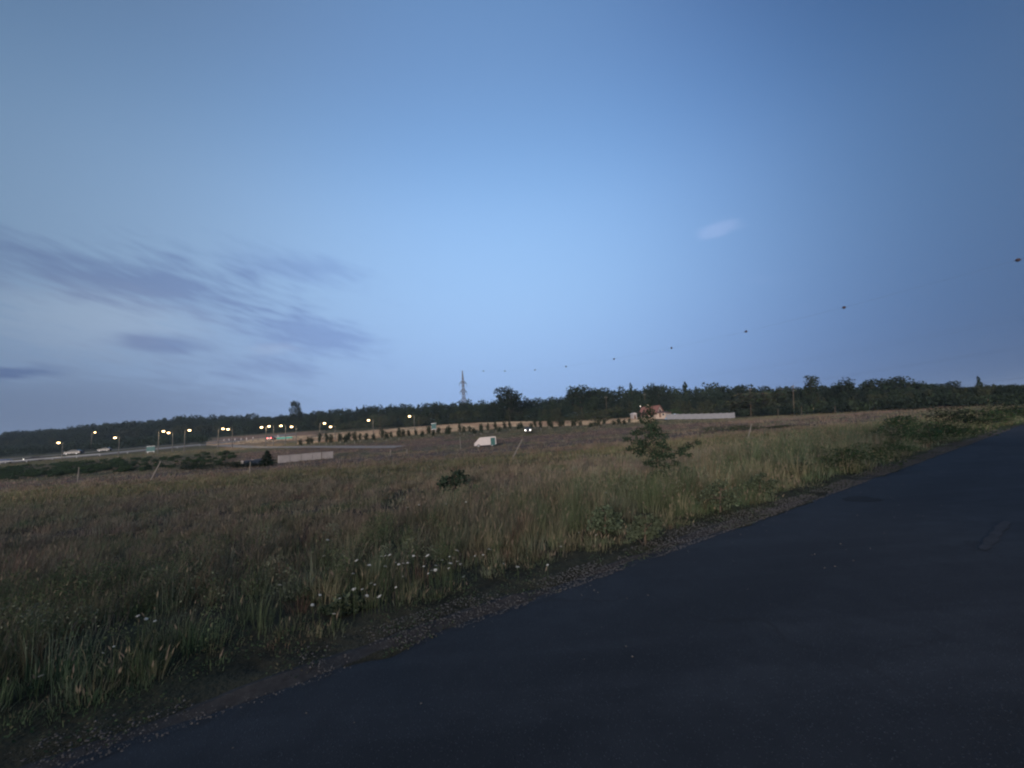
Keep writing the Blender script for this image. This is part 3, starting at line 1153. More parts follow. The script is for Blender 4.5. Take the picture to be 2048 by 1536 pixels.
tree('broadleaf_tree', 1890, 112, 762, 56, 'round', 'dark', 'broad low crown left of the dark spire shaped spruce', v=2)
tree('spruce_tree', 1968, 98, 750, 20, 'spruce', 'spruce', 'dark spire shaped spruce near the right edge', v=0)
tree('spruce_tree', 1996, 100, 766, 18, 'spruce', 'spruce', 'small spruce just right of the dark spire shaped one', v=1)
for x, Y, yt, wd, lab in [(1215, 140, 813, 70, 'wide olive bush left of the red roofed house'), (1165, 145, 822, 56, 'olive bush left of the wide one near the house'),
                          (1112, 148, 830, 56, 'low green bush behind the planted row, right of the two white lights'), (760, 196, 820, 44, 'pale olive tree at the foot of the wood behind the lamp'),
                          (838, 192, 822, 40, 'olive tree at the foot of the wood beside the topmost lamp'), (700, 205, 838, 44, 'low olive bush at the wood edge left of two lamps'),
                          (940, 186, 828, 40, 'olive bush at the wood edge below the pylon')]:
    tree('edge_bush', x, Y, yt, wd, 'shrub', 'olive', lab, 'bush', v=int(x) % 3)
# roadside bushes to the right
for x, Y, yt, wd, tone, lab in [
        (1690, 11.2, 884, 84, 'bush', 'rounded dark green bush on the verge nearest the road bend'),
        (1478, 47, 846, 74, 'bush', 'low dark bush beside the leaning stake in the field'),
        (1560, 50, 850, 90, 'bush', 'flat dark brown green clump right of the leaning stake'),
        (1808, 21, 824, 84, 'bush', 'dark leafy bush where the brown field ends'),
        (1862, 17, 836, 100, 'bush', 'wide dark bush spreading down to the asphalt'),
        (1908, 26, 806, 96, 'dark', 'tall dark bush in front of the wood at the far road'),
        (1958, 28, 812, 84, 'bush', 'green bush below the spire shaped spruce'),
        (2022, 34, 801, 96, 'dark', 'tall dark bush at the right edge of the picture'),
        (1782, 14, 876, 64, 'bush', 'small bush on the verge between two larger roadside bushes'),
        (1912, 20, 846, 76, 'bush', 'low bush hanging over the far road edge'),
        (1985, 26, 828, 80, 'bush', 'low bush at the far end of the visible road edge'),
        (2080, 36, 806, 90, 'bush', 'leafy bush at the end of the road, partly out of view')]:
    tree('roadside_bush', x, Y, yt, wd, 'shrub', tone, lab, 'bush', 'bushes beside the road', v=int(x) % 4)
# unseen trees added across the road to shade the verge and left field
for k, (s_, l_, h_) in enumerate([(-13, -9.6, 4.5), (-18, -10.2, 6.0), (-24, -9.8, 7.0), (-30, -10.6, 9.5), (-37, -10.0, 12.0), (-45, -11.0, 14.0), (-53, -10.4, 14.0), (-62, -11.2, 15.0), (-71, -10.6, 15.0), (0.5, -10.0, 7.0), (6.5, -10.8, 8.0), (13, -10.2, 9.0)]):
    p = E0 + RD * s_ + RN * l_
    e = empty('added_shade_tree', (p.x, p.y, -.03), k * 1.3)
    c, tk = crown_of('round', 'dark', 6 + k % 2)
    for nm, me in (('trunk', tk), ('crown', c)):
        o = link(bpy.data.objects.new(nm, me), e)
        o.scale = (h_ * 1.15, h_ * 1.15, h_)
    tag(e, 'dark tree added out of view across the road for shade', 'tree', 'unseen shade trees added across the road')
# small spruce and dark bushes by the pale wall
tree('young_spruce', 534, 58, 900, 34, 'spruce', 'spruce', 'small dark spruce in front of the pale low wall', v=2)
for x, Y, yt, wd, lab in [(500, 57, 921, 60, 'dark bush at the foot of the small spruce'), (462, 60, 920, 56, 'dark bush left of the small spruce'),
                          (415, 62, 926, 60, 'dark low bush furthest left of the small spruce'), (380, 64, 921, 50, 'dark low bush between the small spruce and the leaning pole')]:
    tree('low_bush', x, Y, yt, wd, 'shrub', 'dark', lab, 'bush', 'bushes by the small spruce', v=int(x) % 3)

# row of young planted trees
prow = np.linspace(604, 1262, 56)
for k, x in enumerate(prow):
    x = x + random.uniform(-5, 5)
    Y = 108 + random.uniform(-5, 6) + (4 if x > 1000 else 0)
    hpx = random.uniform(15, 25) * (1.0 if x < 900 else .95) * (.72 if x > 1100 else 1)
    g0 = ground_at(x, Y)
    e = empty('planted_tree', g0, random.random() * 6.28)
    c, tk = crown_of('tall', 'mid', 2 + k % 3)
    h = hpx * Y / F
    o = link(bpy.data.objects.new('trunk', tk), e)
    o.scale = (1.9, 1.9, h)
    o = link(bpy.data.objects.new('crown', c), e)
    wd = random.uniform(1.9, 3.4)
    o.scale = (wd, wd, h)
    mb = MB().tube([(0.0, 0, -.1), (.02, 0, h * .34)], [.09, .08], 6)
    mb.build('trunk_guard', M['wood'], e)
    tag(e, 'young dark green tree in the planted row across the field below the wood', 'tree', 'row of young planted trees')

# ------------------------------------------------------------------ sapling and weeds close by
def leafy_plant(name, blobs, Y, stem_px, label, cat, leaf, tone, dens=1.0, yfoot=None):
    """a plant close by: twigs run to each clump of leaves; positions are worked out once, in metres"""
    foot = ground_at(stem_px[0][0], Y)
    e = empty(name, foot)
    mb = MB()
    stem = [at(x, y, Y) - foot for x, y in stem_px]
    stem[0] = Vector((0, 0, -.05))
    mb.tube(stem, list(np.linspace(.022, .006, len(stem))), 6)
    P, C = [], []
    for bx, by, br in blobs:
        r = br * Y / F
        c = at(bx, by, Y) - foot
        c.y += random.uniform(-.5, .5) * r * 2.0
        near = min(stem, key=lambda s: (s - c).length + max(0, s.z - c.z))
        mid = (near + c) / 2 + Vector((0, 0, .04))
        mb.tube([near, mid, c], [.008, .005, .002], 5)
        n = int(150 * dens * (br / 25.0) ** 2) + 12
        d = rng.normal(size=(n, 3))
        d /= np.linalg.norm(d, axis=1, keepdims=True)
        q = np.array(c) + d * (r * (.25 + .85 * rng.random(n) ** .8))[:, None] * np.array((1.1, 1.1, .8))
        q[:, 2] = np.maximum(q[:, 2], .02)
        P.append(q)
        C.append(tone[None] * (.6 + .8 * rng.random((n, 1))))
    mb.build('stem', M['bark'], e)
    P = np.concatenate(P)
    mesh_obj('leaves', leaf_mesh('leaves', P, leaf * (.6 + .8 * rng.random(len(P))), np.concatenate(C)), M['foliage'], e)
    return tag(e, label, cat)


leafy_plant('sapling', [(1298, 812, 7), (1296, 822, 9), (1303, 830, 10), (1291, 840, 11), (1308, 845, 11), (1298, 854, 12), (1284, 862, 10), (1314, 862, 11), (1268, 866, 9), (1300, 872, 13), (1326, 872, 10),
                        (1256, 878, 8), (1274, 884, 13), (1294, 890, 14), (1318, 888, 13), (1336, 897, 10), (1282, 904, 13), (1306, 908, 14), (1262, 898, 8), (1324, 912, 11), (1344, 912, 9), (1356, 906, 8), (1368, 899, 9),
                        (1380, 892, 9), (1392, 885, 7), (1374, 910, 7), (1318, 930, 13), (1298, 926, 10), (1334, 932, 9), (1350, 926, 8), (1322, 948, 12), (1306, 950, 10), (1312, 966, 12), (1340, 958, 10), (1360, 950, 9), (1376, 940, 8)], 10.6,
            [(1322, 990), (1319, 945), (1311, 905), (1303, 862), (1298, 808)], 'dark green sapling standing above the verge grass in front of the house', 'sapling', .048, np.array((.035, .057, .039)), 4.6)
leafy_plant('weed_clump', [(910, 952, 16), (892, 960, 13), (926, 958, 14), (905, 966, 14), (918, 948, 10), (884, 968, 10)], 14.0,
            [(908, 985), (909, 968), (910, 955)], 'dark leafy weed alone in the brown meadow', 'weed', .11, np.array((.034, .052, .036)), 1.1)
for x, y, Y, sc, lab in [(1520, 985, 8.2, 1.0, 'pale green bushy weed at the road edge below the sapling'), (1440, 1010, 7.2, 1.1, 'bushy green weed right of the sapling foot'),
                         (1210, 1060, 6.2, .9, 'green leafy weed in the middle of the verge'), (1290, 1075, 5.6, .8, 'green weed at the verge edge where the gravel narrows'),
                         (640, 1235, 4.6, 1.0, 'dark green weed at the verge edge left of the white flowers'), (700, 1250, 4.2, .9, 'low dark green weed beside the gravel below the flowers'),
                         (1600, 950, 10.5, 1.1, 'grey green weed on the verge before the rounded bush')]:
    k = F / Y / 100
    leafy_plant('verge_weed', [(x + dx * k * sc, y + dy * k * sc, r * k * sc) for dx, dy, r in [(0, -22, 14), (-16, -14, 13), (15, -12, 13), (4, -36, 10), (-10, -30, 9), (22, -24, 9), (-24, -4, 10), (2, -6, 14)]], Y,
                [(x, y + 4), (x, y - 12 * k), (x + 2, y - 28 * k)], lab, 'weed', .045, np.array((.070, .088, .058)), 1.2 * (25 / (13 * k * sc)) ** 2 * .55)

# white flowers
fh = MB()
r_ = random.Random(5)
for k in range(13):
    a = k * 2.4
    rr = .5 * math.sqrt(k / 13)
    c = Vector((rr * math.cos(a), rr * math.sin(a), .10 - .35 * rr * rr + r_.uniform(-.03, .03)))
    q = .14 + r_.uniform(-.02, .03)
    vs = [c + Vector((q * math.cos(j * 1.257), q * math.sin(j * 1.257), 0)) for j in range(5)] + [c + Vector((0, 0, .07)), c - Vector((0, 0, .05))]
    fh.add(vs, [(j, (j + 1) % 5, 5) for j in range(5)] + [((j + 1) % 5, j, 6) for j in range(5)])
fh_me = fh.mesh('flower_head')
fh_me.materials.append(M['petal'])
st = MB().tube([(0, 0, -.03), (.012, .005, .5), (0, 0, 1.0)], [.0035, .003, .0025], 5)
for k in range(5):
    a = k * 1.257
    st.tube([(0, 0, .93), (.02 * math.cos(a), .02 * math.sin(a), 1.0)], [.0018, .0015], 4)
st_me = st.mesh('stem')
st_me.materials.append(M['stem'])
crop = [(67, 210, 1), (197, 258, 1.1), (322, 168, .8), (360, 163, .8), (405, 155, 1), (650, 163, .9), (795, 160, 1.25), (1095, 110, 1.3), (1425, 95, 1.1), (1363, 153, .8), (1280, 163, .7), (945, 207, .8),
        (1020, 170, .7), (1065, 187, .6), (1030, 240, 1.2), (1130, 248, .9), (1100, 220, .8), (1013, 290, .7), (880, 262, .9), (875, 308, 1.2), (835, 312, .7), (805, 343, .9), (755, 270, .8), (500, 250, .9),
        (545, 240, .9), (590, 235, .9), (360, 270, .9), (1163, 377, .9), (1575, 245, .9), (1720, 275, 1.3), (215, 443, .9), (253, 458, .7), (35, 345, .9), (40, 503, 1.1), (125, 505, .8), (173, 572, 1.1),
        (300, 580, 1.4), (470, 230, .6), (540, 375, .5), (470, 485, .8)]
heads = [(700 + cx / 5.12, 1080 + cy / 5.12, s) for cx, cy, s in crop]
heads += [(625, 1210, 1.0), (640, 1190, .8), (668, 1228, .9), (680, 1197, .7), (276, 1232, .7), (292, 1238, .8), (310, 1242, .7), (206, 1306, .5), (228, 1293, .5), (82, 1352, .8), (560, 1170, .8), (655, 1080, 1.0), (648, 1112, .8),
          (815, 1015, .9), (838, 1010, .9), (892, 1008, .8), (932, 1004, .8), (1158, 1065, .7), (1192, 1070, .6), (1212, 985, .6), (1034, 1135, .8), (1095, 1130, .8), (1122, 1093, .7), (1300, 1030, .6)]
for x, y, s in heads:
    hz = random.uniform(.46, .60)
    p = on_plane(x, y, hz)
    while float(d_field(p.x, p.y)) < .75 and hz > .14:
        hz -= .03
        p = on_plane(x, y, hz)
    g0 = float(gz(p.x, p.y))
    e = empty('white_flower', (p.x, p.y, g0), random.random() * 6.28)
    o = link(bpy.data.objects.new('stem', st_me), e)
    o.scale = (1, 1, hz - g0)
    o = link(bpy.data.objects.new('flower_head', fh_me), e)
    o.location = (0, 0, hz - g0)
    q = .034 * s
    o.scale = (q, q, q)
    o.rotation_euler = (random.uniform(-.5, .5), random.uniform(-.5, .5), 0)
    tag(e, 'small white flower head on a thin stem in the verge grass', 'flower', 'white flowers in the verge')

# ------------------------------------------------------------------ stakes and posts in the field
def stake(x0, y0, x1, y1, Y, r, label, name='wooden_stake', mat='wood'):
    g0 = ground_at(x0, Y)
    d = at(x1, y1, Y) - at(x0, y0, Y)
    e = empty(name, g0)
    MB().tube([-d * .08, d * .5, d], [r, r * .95, r * .8], 7).build('shaft', M[mat], e)
    MB().box(d * 1.01, (r * 2.3, r * 2.3, r * .8)).build('cap', M[mat], e)
    return tag(e, label, 'post')


stake(1025, 915, 1044, 877, 31, .045, 'pale stake leaning to the right beside the white van')
stake(300, 964, 321, 924, 41, .06, 'leaning pale pole in front of the dark scrub at the left', 'leaning_pole')
stake(1496, 874, 1503, 846, 33, .045, 'leaning pale stake beside the low dark bush')
stake(155, 966, 158, 932, 46, .05, 'thin upright post in the dark scrub left of the leaning pole')
stake(499, 950, 501, 926, 42, .04, 'thin upright post in front of the small spruce')
stake(781, 907, 781, 895, 62, .06, 'short post in the field left of the white van')
stake(814, 900, 814, 891, 66, .06, 'shorter post right of the first short post in the field')
stake(921, 893, 920, 868, 72, .05, 'tall thin post just left of the white van')
for x, yt, lab in [(1556, 812, 'pale fence post at the far edge of the brown field, left one'), (1603, 810, 'pale fence post with a light top below the tall pole'), (1670, 814, 'fence post at the field edge under the feathery tree'),
                   (1748, 811, 'fence post at the field edge further right'), (1819, 805, 'fence post at the field edge before the bushes')]:
    stake(x, 830, x, yt, 100, .07, lab, 'fence_post', 'bark')
for x, y0, y1, Y, lab in [(1291, 830, 786, 158, 'pale utility pole standing behind the red roofed house'), (1502, 812, 776, 134, 'leaning utility pole in the olive tree'),
                          (1588, 822, 769, 112, 'tall thin utility pole at the edge of the wood'), (1214, 830, 792, 160, 'faint utility pole before the wood left of the house')]:
    g0 = ground_at(x, Y)
    top = at(x - 2, y1, Y)
    e = empty('utility_pole', g0)
    d = top - g0
    MB().tube([(0, 0, -.3), d * .5, d], [.12, .10, .08], 8).build('shaft', M['bark'], e)
    MB().box(d * .94, (1.5, .1, .1), .4).build('cross_arm', M['wood'], e)
    for q in (-.6, .6):
        MB().tube([d * .94 + Vector((q * math.cos(.4), q * math.sin(.4), .05)), d * .94 + Vector((q * math.cos(.4), q * math.sin(.4), .22))], [.05, .04], 6).build('insulator', M['grey_metal'], e)
    tag(e, lab, 'utility pole')

# ------------------------------------------------------------------ white van in the field
def van():
    g0 = ground_at(971, 74)
    e = empty('white_van', g0 + Vector((0, 0, .0)), math.radians(6))
    L, W, H = 4.1, 1.7, 1.85
    out = [(-L / 2, .35), (-L / 2 + .02, .85), (-L / 2 + .35, 1.15), (-L / 2 + .95, H - .06), (-L / 2 + 1.2, H), (L / 2 - .1, H + .04), (L / 2, H - .08), (L / 2 + .02, .35)]
    bm = bmesh.new()
    f0 = [bm.verts.new((x, -W / 2, z)) for x, z in out]
    f1 = [bm.verts.new((x, W / 2, z)) for x, z in out]
    n = len(out)
    bm.faces.new(f0)
    bm.faces.new(f1[::-1])
    for k in range(n):
        bm.faces.new((f1[k], f1[(k + 1) % n], f0[(k + 1) % n], f0[k]))
    bmesh.ops.recalc_face_normals(bm, faces=bm.faces)
    bmesh.ops.bevel(bm, geom=bm.edges[:], offset=.06, segments=2, affect='EDGES')
    me = bpy.data.meshes.new('body')
    bm.to_mesh(me)
    bm.free()
    mesh_obj('body', me, M['white'], e)
    MB().box((L / 2 - .62, -W / 2 - .012, .98), (.86, .03, 1.36)).build('side_panel', M['dark_green'], e)
    MB().box((L / 2 + .03, 0, 1.3), (.03, 1.2, .55)).build('rear_window', M['window'], e)
    ws = MB().add([(-L / 2 + .40, -W / 2 + .12, 1.20), (-L / 2 + .40, W / 2 - .12, 1.20), (-L / 2 + .90, W / 2 - .16, H - .12), (-L / 2 + .90, -W / 2 + .16, H - .12)], [(0, 1, 2, 3)])
    o = ws.build('windscreen', M['window'], e)
    o.location = (-.03, 0, .02)
    for x in (-L / 2 + .75, L / 2 - .8):
        for s in (-1, 1):
            wh = MB().tube([(x, s * (W / 2 - .2), .31), (x, s * (W / 2 + .01), .31)], [.31, .31], 16).build('wheel', M['tyre'], e)
            MB().tube([(x, s * (W / 2 + .005), .31), (x, s * (W / 2 + .025), .31)], [.18, .17], 12).build('rim', M['grey_metal'], wh)
    for s in (-1, 1):
        MB().box((-L / 2 - .01, s * .6, .72), (.05, .28, .18)).build('headlight', M['grey_metal'], e)
    MB().box((-L / 2 - .02, 0, .42), (.12, W - .1, .18)).build('bumper', M['white'], e)
    tag(e, 'white van standing in the brown field with a dark green rear side panel', 'van')


van()

# ------------------------------------------------------------------ house, shed, tarpaulin, grey fence
def house():
    g0 = ground_at(1304, 150)
    e = empty('red_roofed_house', g0, math.radians(-52))
    L, W, Hw, Hr = 8.4, 6.4, 1.9, 5.3
    mb = MB()
    # walls with two gables (ridge along x)
    hx, hy = L / 2, W / 2
    mb.add([(-hx, -hy, -.6), (hx, -hy, -.6), (hx, hy, -.6), (-hx, hy, -.6), (-hx, -hy, Hw), (hx, -hy, Hw), (hx, hy, Hw), (-hx, hy, Hw), (-hx, 0, Hr - .2), (hx, 0, Hr - .2)],
           [(0, 1, 5, 4), (2, 3, 7, 6), (1, 2, 6, 9, 5), (3, 0, 4, 8, 7)])
    mb.build('wall', M['cream'], e)
    roof = MB()
    ov = .45
    for s in (-1, 1):
        sl = (Hr - Hw) / hy
        y1, z1 = s * (hy + ov), Hw - ov * sl
        q = [(-hx - .4, y1, z1), (hx + .4, y1, z1), (hx + .4, 0, Hr), (-hx - .4, 0, Hr)]
        if s > 0:
            q = [q[1], q[0], q[3], q[2]]
        roof.add(q + [(x, y, z + .18) for x, y, z in q], [(3, 2, 1, 0), (4, 5, 6, 7), (0, 1, 5, 4), (1, 2, 6, 5), (2, 3, 7, 6), (3, 0, 4, 7)])
    r = roof.build('roof', M['roof'], e)
    tr = MB()
    n = 14
    for k in range(n):                                  # tile courses
        tq = (k + .5) / n
        y = -(hy + ov) * (1 - tq)
        z = (Hw - ov * (Hr - Hw) / hy) * (1 - tq) + Hr * tq
        tr.box((0, y, z + .20), (L + .82, .10, .05))
    tr.build('tile_courses', M['roof'], r)
    ch = MB().box((-1.6, .6, Hr + .15), (.6, .6, 1.5)).box((-1.6, .6, Hr + .95), (.75, .75, .12))
    ch.build('chimney', M['cream'], r)
    # gable end towards the right, window in it
    wd = MB().box((hx + .03, 0, 3.0), (.05, .9, 1.0)).build('window', M['window'], e)
    MB().box((hx + .05, 0, 3.55), (.06, 1.1, .1)).box((hx + .05, 0, 2.45), (.08, 1.1, .1)).box((hx + .05, .5, 3), (.06, .1, 1.1)).box((hx + .05, -.5, 3), (.06, .1, 1.1)).build('window_frame', M['frame'], wd)
    for x in (-2.4, -.2, 2.2):
        wd = MB().box((x, -hy - .03, .95), (1.0, .05, 1.0)).build('window', M['window'], e)
        MB().box((x, -hy - .05, .42), (1.2, .10, .08)).box((x, -hy - .05, 1.48), (1.2, .08, .08)).box((x, -hy - .06, .95), (.06, .05, 1.0)).build('window_frame', M['frame'], wd)
    # lean-to on the gable end
    an = MB().box((hx + 2.0, -.4, .65), (3.9, 4.8, 2.5)).build('lean_to', M['cream'], e)
    MB().add([(hx + .05, -3.2, 2.45), (hx + 4.5, -3.2, 1.98), (hx + 4.5, 2.4, 1.98), (hx + .05, 2.4, 2.45), (hx + .05, -3.2, 2.7), (hx + 4.5, -3.2, 2.22), (hx + 4.5, 2.4, 2.22), (hx + .05, 2.4, 2.7)],
             [(3, 2, 1, 0), (4, 5, 6, 7), (0, 1, 5, 4), (1, 2, 6, 5), (2, 3, 7, 6), (3, 0, 4, 7)]).build('lean_to_roof', M['dark_roof'], an)
    MB().box((hx + 1.6, -2.83, 1.0), (.9, .06, 1.7)).build('door', M['frame'], an)
    MB().box((hx + 3.1, -2.83, 1.25), (.8, .06, .8)).build('window', M['window'], an)
    lp = MB().tube([(-hx - .3, -1.0, Hr - .3), (-hx - .3, -1.0, Hr + .4)], [.05, .05], 6).build('wall_lamp', M['grey_metal'], e)
    MB().tube([(-hx - .3, -1.0, Hr + .4), (-hx - .3, -1.0, Hr + .62), (-hx - .3, -1.0, Hr + .8)], [.10, .2, .06], 8).build('bulb', M['head_glow_dim'], lp)
    e.scale = (.88, .88, .88)
    tag(e, 'small cream house with a red tiled roof and dark lean-to before the wood', 'house')


M['head_glow_dim'] = emitter('house_lamp_glow', (1.0, .85, .72), 2.5)
house()
g0 = ground_at(1268, 146)
e = empty('garden_shed', g0, .3)
MB().box((0, 0, .9), (1.7, 1.6, 2.2)).build('wall', M['concrete'], e)
MB().prism([(-1.05, 1.98), (1.05, 1.98), (1.05, 2.08), (0, 2.5), (-1.05, 2.08)], -1.0, 1.0).build('roof', M['white'], e)
MB().box((0, -.82, .7), (.75, .05, 1.5)).build('door', M['frame'], e)
tag(e, 'small pale shed left of the red roofed house', 'shed')
# blue tarpaulin over a heap
g0 = ground_at(1346, 140)
nx, ny = 22, 12
tv, tf = [], []
for j in range(ny):
    for i in range(nx):
        a, b = i / (nx - 1) * 2 - 1, j / (ny - 1) * 2 - 1
        hgt = max(0, (1 - abs(a) ** 3) * (1 - abs(b) ** 3)) * (1.5 + .35 * math.sin(a * 5) + .2 * math.sin(b * 7 + a * 4)) + random.uniform(-.06, .06)
        tv.append((a * 3.0, b * 1.3, hgt - .1))
for j in range(ny - 1):
    for i in range(nx - 1):
        tf.append((j * nx + i, j * nx + i + 1, (j + 1) * nx + i + 1, (j + 1) * nx + i))
tm = bpy.data.meshes.new('tarpaulin_heap')
tm.from_pydata(tv, [], tf)
o = mesh_obj('tarpaulin_heap', tm, M['tarp'])
o.location = g0
tag(o, 'heap under a crumpled pale blue tarpaulin beside the house', 'tarpaulin')
# grey panel fence
A, B = ground_at(1334, 137), ground_at(1470, 129)
e = empty('panel_fence', A)
NP = 11
for k in range(NP + 1):
    p = A.lerp(B, k / NP)
    p.z = float(gz(p.x, p.y))
    MB().box(p - A + Vector((0, 0, .95)), (.16, .16, 2.05), math.atan2(B.y - A.y, B.x - A.x)).build('post', M['fence_panel'], e)
    if k < NP:
        q = A.lerp(B, (k + 1) / NP)
        q.z = float(gz(q.x, q.y))
        c = (p + q) / 2 - A
        ln = (q - p).length
        a = math.atan2(B.y - A.y, B.x - A.x)
        pan = MB()
        for r in range(9):
            off = (r - 4) * ln / 9.3
            pan.box(c + Vector((math.cos(a) * off, math.sin(a) * off, .92)) + Vector((-math.sin(a), math.cos(a), 0)) * (.02 * (r % 2)), (ln / 9.6, .06, 1.75), a)
        pan.build('panel', M['fence_panel'], e)
tag(e, 'long grey upright panel fence right of the house', 'fence')

# pale low concrete wall
for (xa, ya, xb, yb, Yd, hh, lab) in [(556, 922, 666, 914, 66, 1.15, 'long pale concrete wall in the field right of the small spruce'), (484, 926, 524, 922, 68, .7, 'short pale concrete wall left of the small spruce')]:
    A, B = ground_at(xa, Yd), ground_at(xb, Yd + 6)
    e = empty('low_wall', A)
    NPn = 5 if xb - xa > 60 else 2
    a = math.atan2(B.y - A.y, B.x - A.x)
    for k in range(NPn):
        p, q = A.lerp(B, k / NPn), A.lerp(B, (k + 1) / NPn)
        ln = (q - p).length
        c = (p + q) / 2
        c.z = float(gz(c.x, c.y))
        MB().box(c - A + Vector((0, 0, hh / 2 - .1)), (ln - .05, .35, hh + .2), a).build('panel', M['concrete'], e)
        MB().box(c - A + Vector((0, 0, hh + .06)), (ln - .04, .45, .12), a).build('coping', M['concrete'], e)
    tag(e, lab, 'wall')
stake(643, 921, 643, 902, 63, .06, 'dark thin post against the long pale wall', 'thin_post', 'bark')


# ------------------------------------------------------------------ the far roads at the left
def strip(name, pts, width, mat, lift=.12, n=60):
    """a road laid over the terrain; pts are (photo column, depth)"""
    G = [ground_at(x, Y) for x, Y in pts]
    xs = np.array([p.x for p in G])
    ys = np.array([p.y for p in G])
    k = np.linspace(0, len(G) - 1, n)
    X, Y = np.interp(k, np.arange(len(G)), xs), np.interp(k, np.arange(len(G)), ys)
    tx, ty = np.gradient(X), np.gradient(Y)
    l = np.hypot(tx, ty)
    nx_, ny_ = -ty / l, tx / l
    vs, fs = [], []
    cross = np.linspace(-.5, .5, 5)
    for i in range(n):
        for c in cross:
            px, py = X[i] + nx_[i] * c * width, Y[i] + ny_[i] * c * width
            vs.append((px, py, float(gz(px, py)) + lift))
    m = len(cross)
    for i in range(n - 1):
        for j in range(m - 1):
            fs.append((i * m + j, (i + 1) * m + j, (i + 1) * m + j + 1, i * m + j + 1)[::-1])
    me = bpy.data.meshes.new(name)
    me.from_pydata(vs, [], fs)
    me.update()
    return tag(mesh_obj(name, me, M[mat]), kind='structure')


main = [(-420, 116), (-200, 120), (0, 124), (200, 135), (400, 154), (500, 172), (580, 205)]
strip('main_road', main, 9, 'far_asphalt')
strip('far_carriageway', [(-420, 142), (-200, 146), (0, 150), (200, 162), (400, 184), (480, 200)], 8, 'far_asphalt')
strip('slip_road', [(430, 150), (500, 124), (560, 112), (640, 101), (720, 92), (800, 86)], 4.5, 'far_asphalt')
strip('dirt_track', [(1010, 82), (1120, 80), (1220, 79), (1330, 76), (1400, 72)], 1.6, 'gravel_pale', .05) if 'gravel_pale' in M else None
# guard rail along the near side of the main road
rail = [ground_at(x, Y - 5.2) for x, Y in main[1:6]]
e = empty('guard_rail', rail[0])
pts = []
for k in range(len(rail) - 1):
    for q in range(8):
        p = rail[k].lerp(rail[k + 1], q / 8)
        p.z = float(gz(p.x, p.y))
        pts.append(p)
MB().tube([p - rail[0] + Vector((0, 0, .75)) for p in pts], .16, 6).build('rail', M['grey_metal'], e)
for p in pts[::2]:
    MB().box(p - rail[0] + Vector((0, 0, .3)), (.12, .12, .9)).build('post', M['grey_metal'], e)
tag(e, 'low steel guard rail along the main road above the dark scrub', 'guard rail')
for x, Y in [(448, 176), (458, 177), (470, 178), (482, 180), (506, 184), (556, 186), (493, 181)]:
    g0 = ground_at(x, Y)
    e = empty('marker_post', g0, .3)
    MB().box((0, 0, .5), (.28, .14, 1.2)).build('shaft', M['white'], e)
    MB().box((0, 0, .95), (.29, .15, .16)).build('band', M['tyre'], e)
    tag(e, 'small white marker post at the foot of the red brown bank', 'marker post', 'marker posts by the main road')


# ------------------------------------------------------------------ street lamps
def lamp(x, y, side, label, want=9.0, ymin=125, ymax=235):
    best = None
    for Y in np.linspace(ymin, ymax, 60):
        p = at(x, y, Y)
        hgt = p.z - float(gz(p.x, Y))
        if best is None or abs(hgt - want) < best[0]:
            best = (abs(hgt - want), Y, hgt)
    Y, hgt = best[1], best[2]
    head = at(x, y, Y)
    px = head.x + side * 1.5
    zb = float(gz(px, Y))
    e = empty('street_lamp', (px, Y, zb))
    h = head.z - zb
    MB().tube([(0, 0, -.2), (0, 0, h * .5), (0, 0, h + .1)], [.13, .10, .075], 8).build('pole', M['pole'], e)
    MB().tube([(0, 0, h), (-side * .5, 0, h + .28), (-side * 1.1, 0, h + .26)], [.06, .05, .045], 6).build('arm', M['pole'], e)
    hd = MB().box((-side * 1.5, 0, h + .24), (.8, .36, .12)).build('lamp_head', M['pole'], e)
    bl = MB().tube([(-side * 1.5, 0, h + .18), (-side * 1.5, 0, h + .02), (-side * 1.5, 0, h - .14)], [.36, .34, .18], 10)
    bl.build('lamp_glass', M['lamp_glow'], hd)
    ld = bpy.data.lights.new('lamp_light', 'POINT')
    ld.energy = 260
    ld.color = (1.0, .74, .42)
    ld.shadow_soft_size = .3
    lo = bpy.data.objects.new('lamp_light', ld)
    lo.location = (-side * 1.5, 0, h - .5)
    link(lo, e)
    tag(e, label, 'street lamp', 'lit street lamps along the main road')
    return Y, hgt


LAMPS = [(117, 886, 1, 'leftmost lit street lamp, above the left end of the main road'),
         (190, 865, -1, 'tallest lit street lamp at the left on a long pole'),
         (230, 876, 1, 'lit street lamp just right of the tallest one'),
         (327, 863, -1, 'left lamp of the close pair above the small teal sign'),
         (337, 866, 1, 'right lamp of the close pair above the small teal sign'),
         (379, 861, -1, 'single small lit lamp between the two close pairs'),
         (446, 858, -1, 'left lamp of the close pair above the marker posts'),
         (456, 859, 1, 'right lamp of the close pair above the marker posts'),
         (523, 855, 1, 'first of the four lamps in a line left of the green board'),
         (538, 853, 1, 'second of the four lamps in a line, left of the red light'),
         (562, 852, 1, 'third of the four lamps, right above the green board'),
         (583, 854, 1, 'last of the four lamps, right of the green board'),
         (649, 847, -1, 'upper left lamp of the two at the start of the planted row'),
         (661, 854, 1, 'lower right lamp of the two, on a long pole by the pale wall'),
         (737, 841, 1, 'lit lamp alone on the tan field edge left of the topmost lamp'),
         (819, 833, 1, 'topmost lit lamp, at the wood edge left of the pylon')]
for L_ in LAMPS:
    print('lamp', L_[0], lamp(*L_))


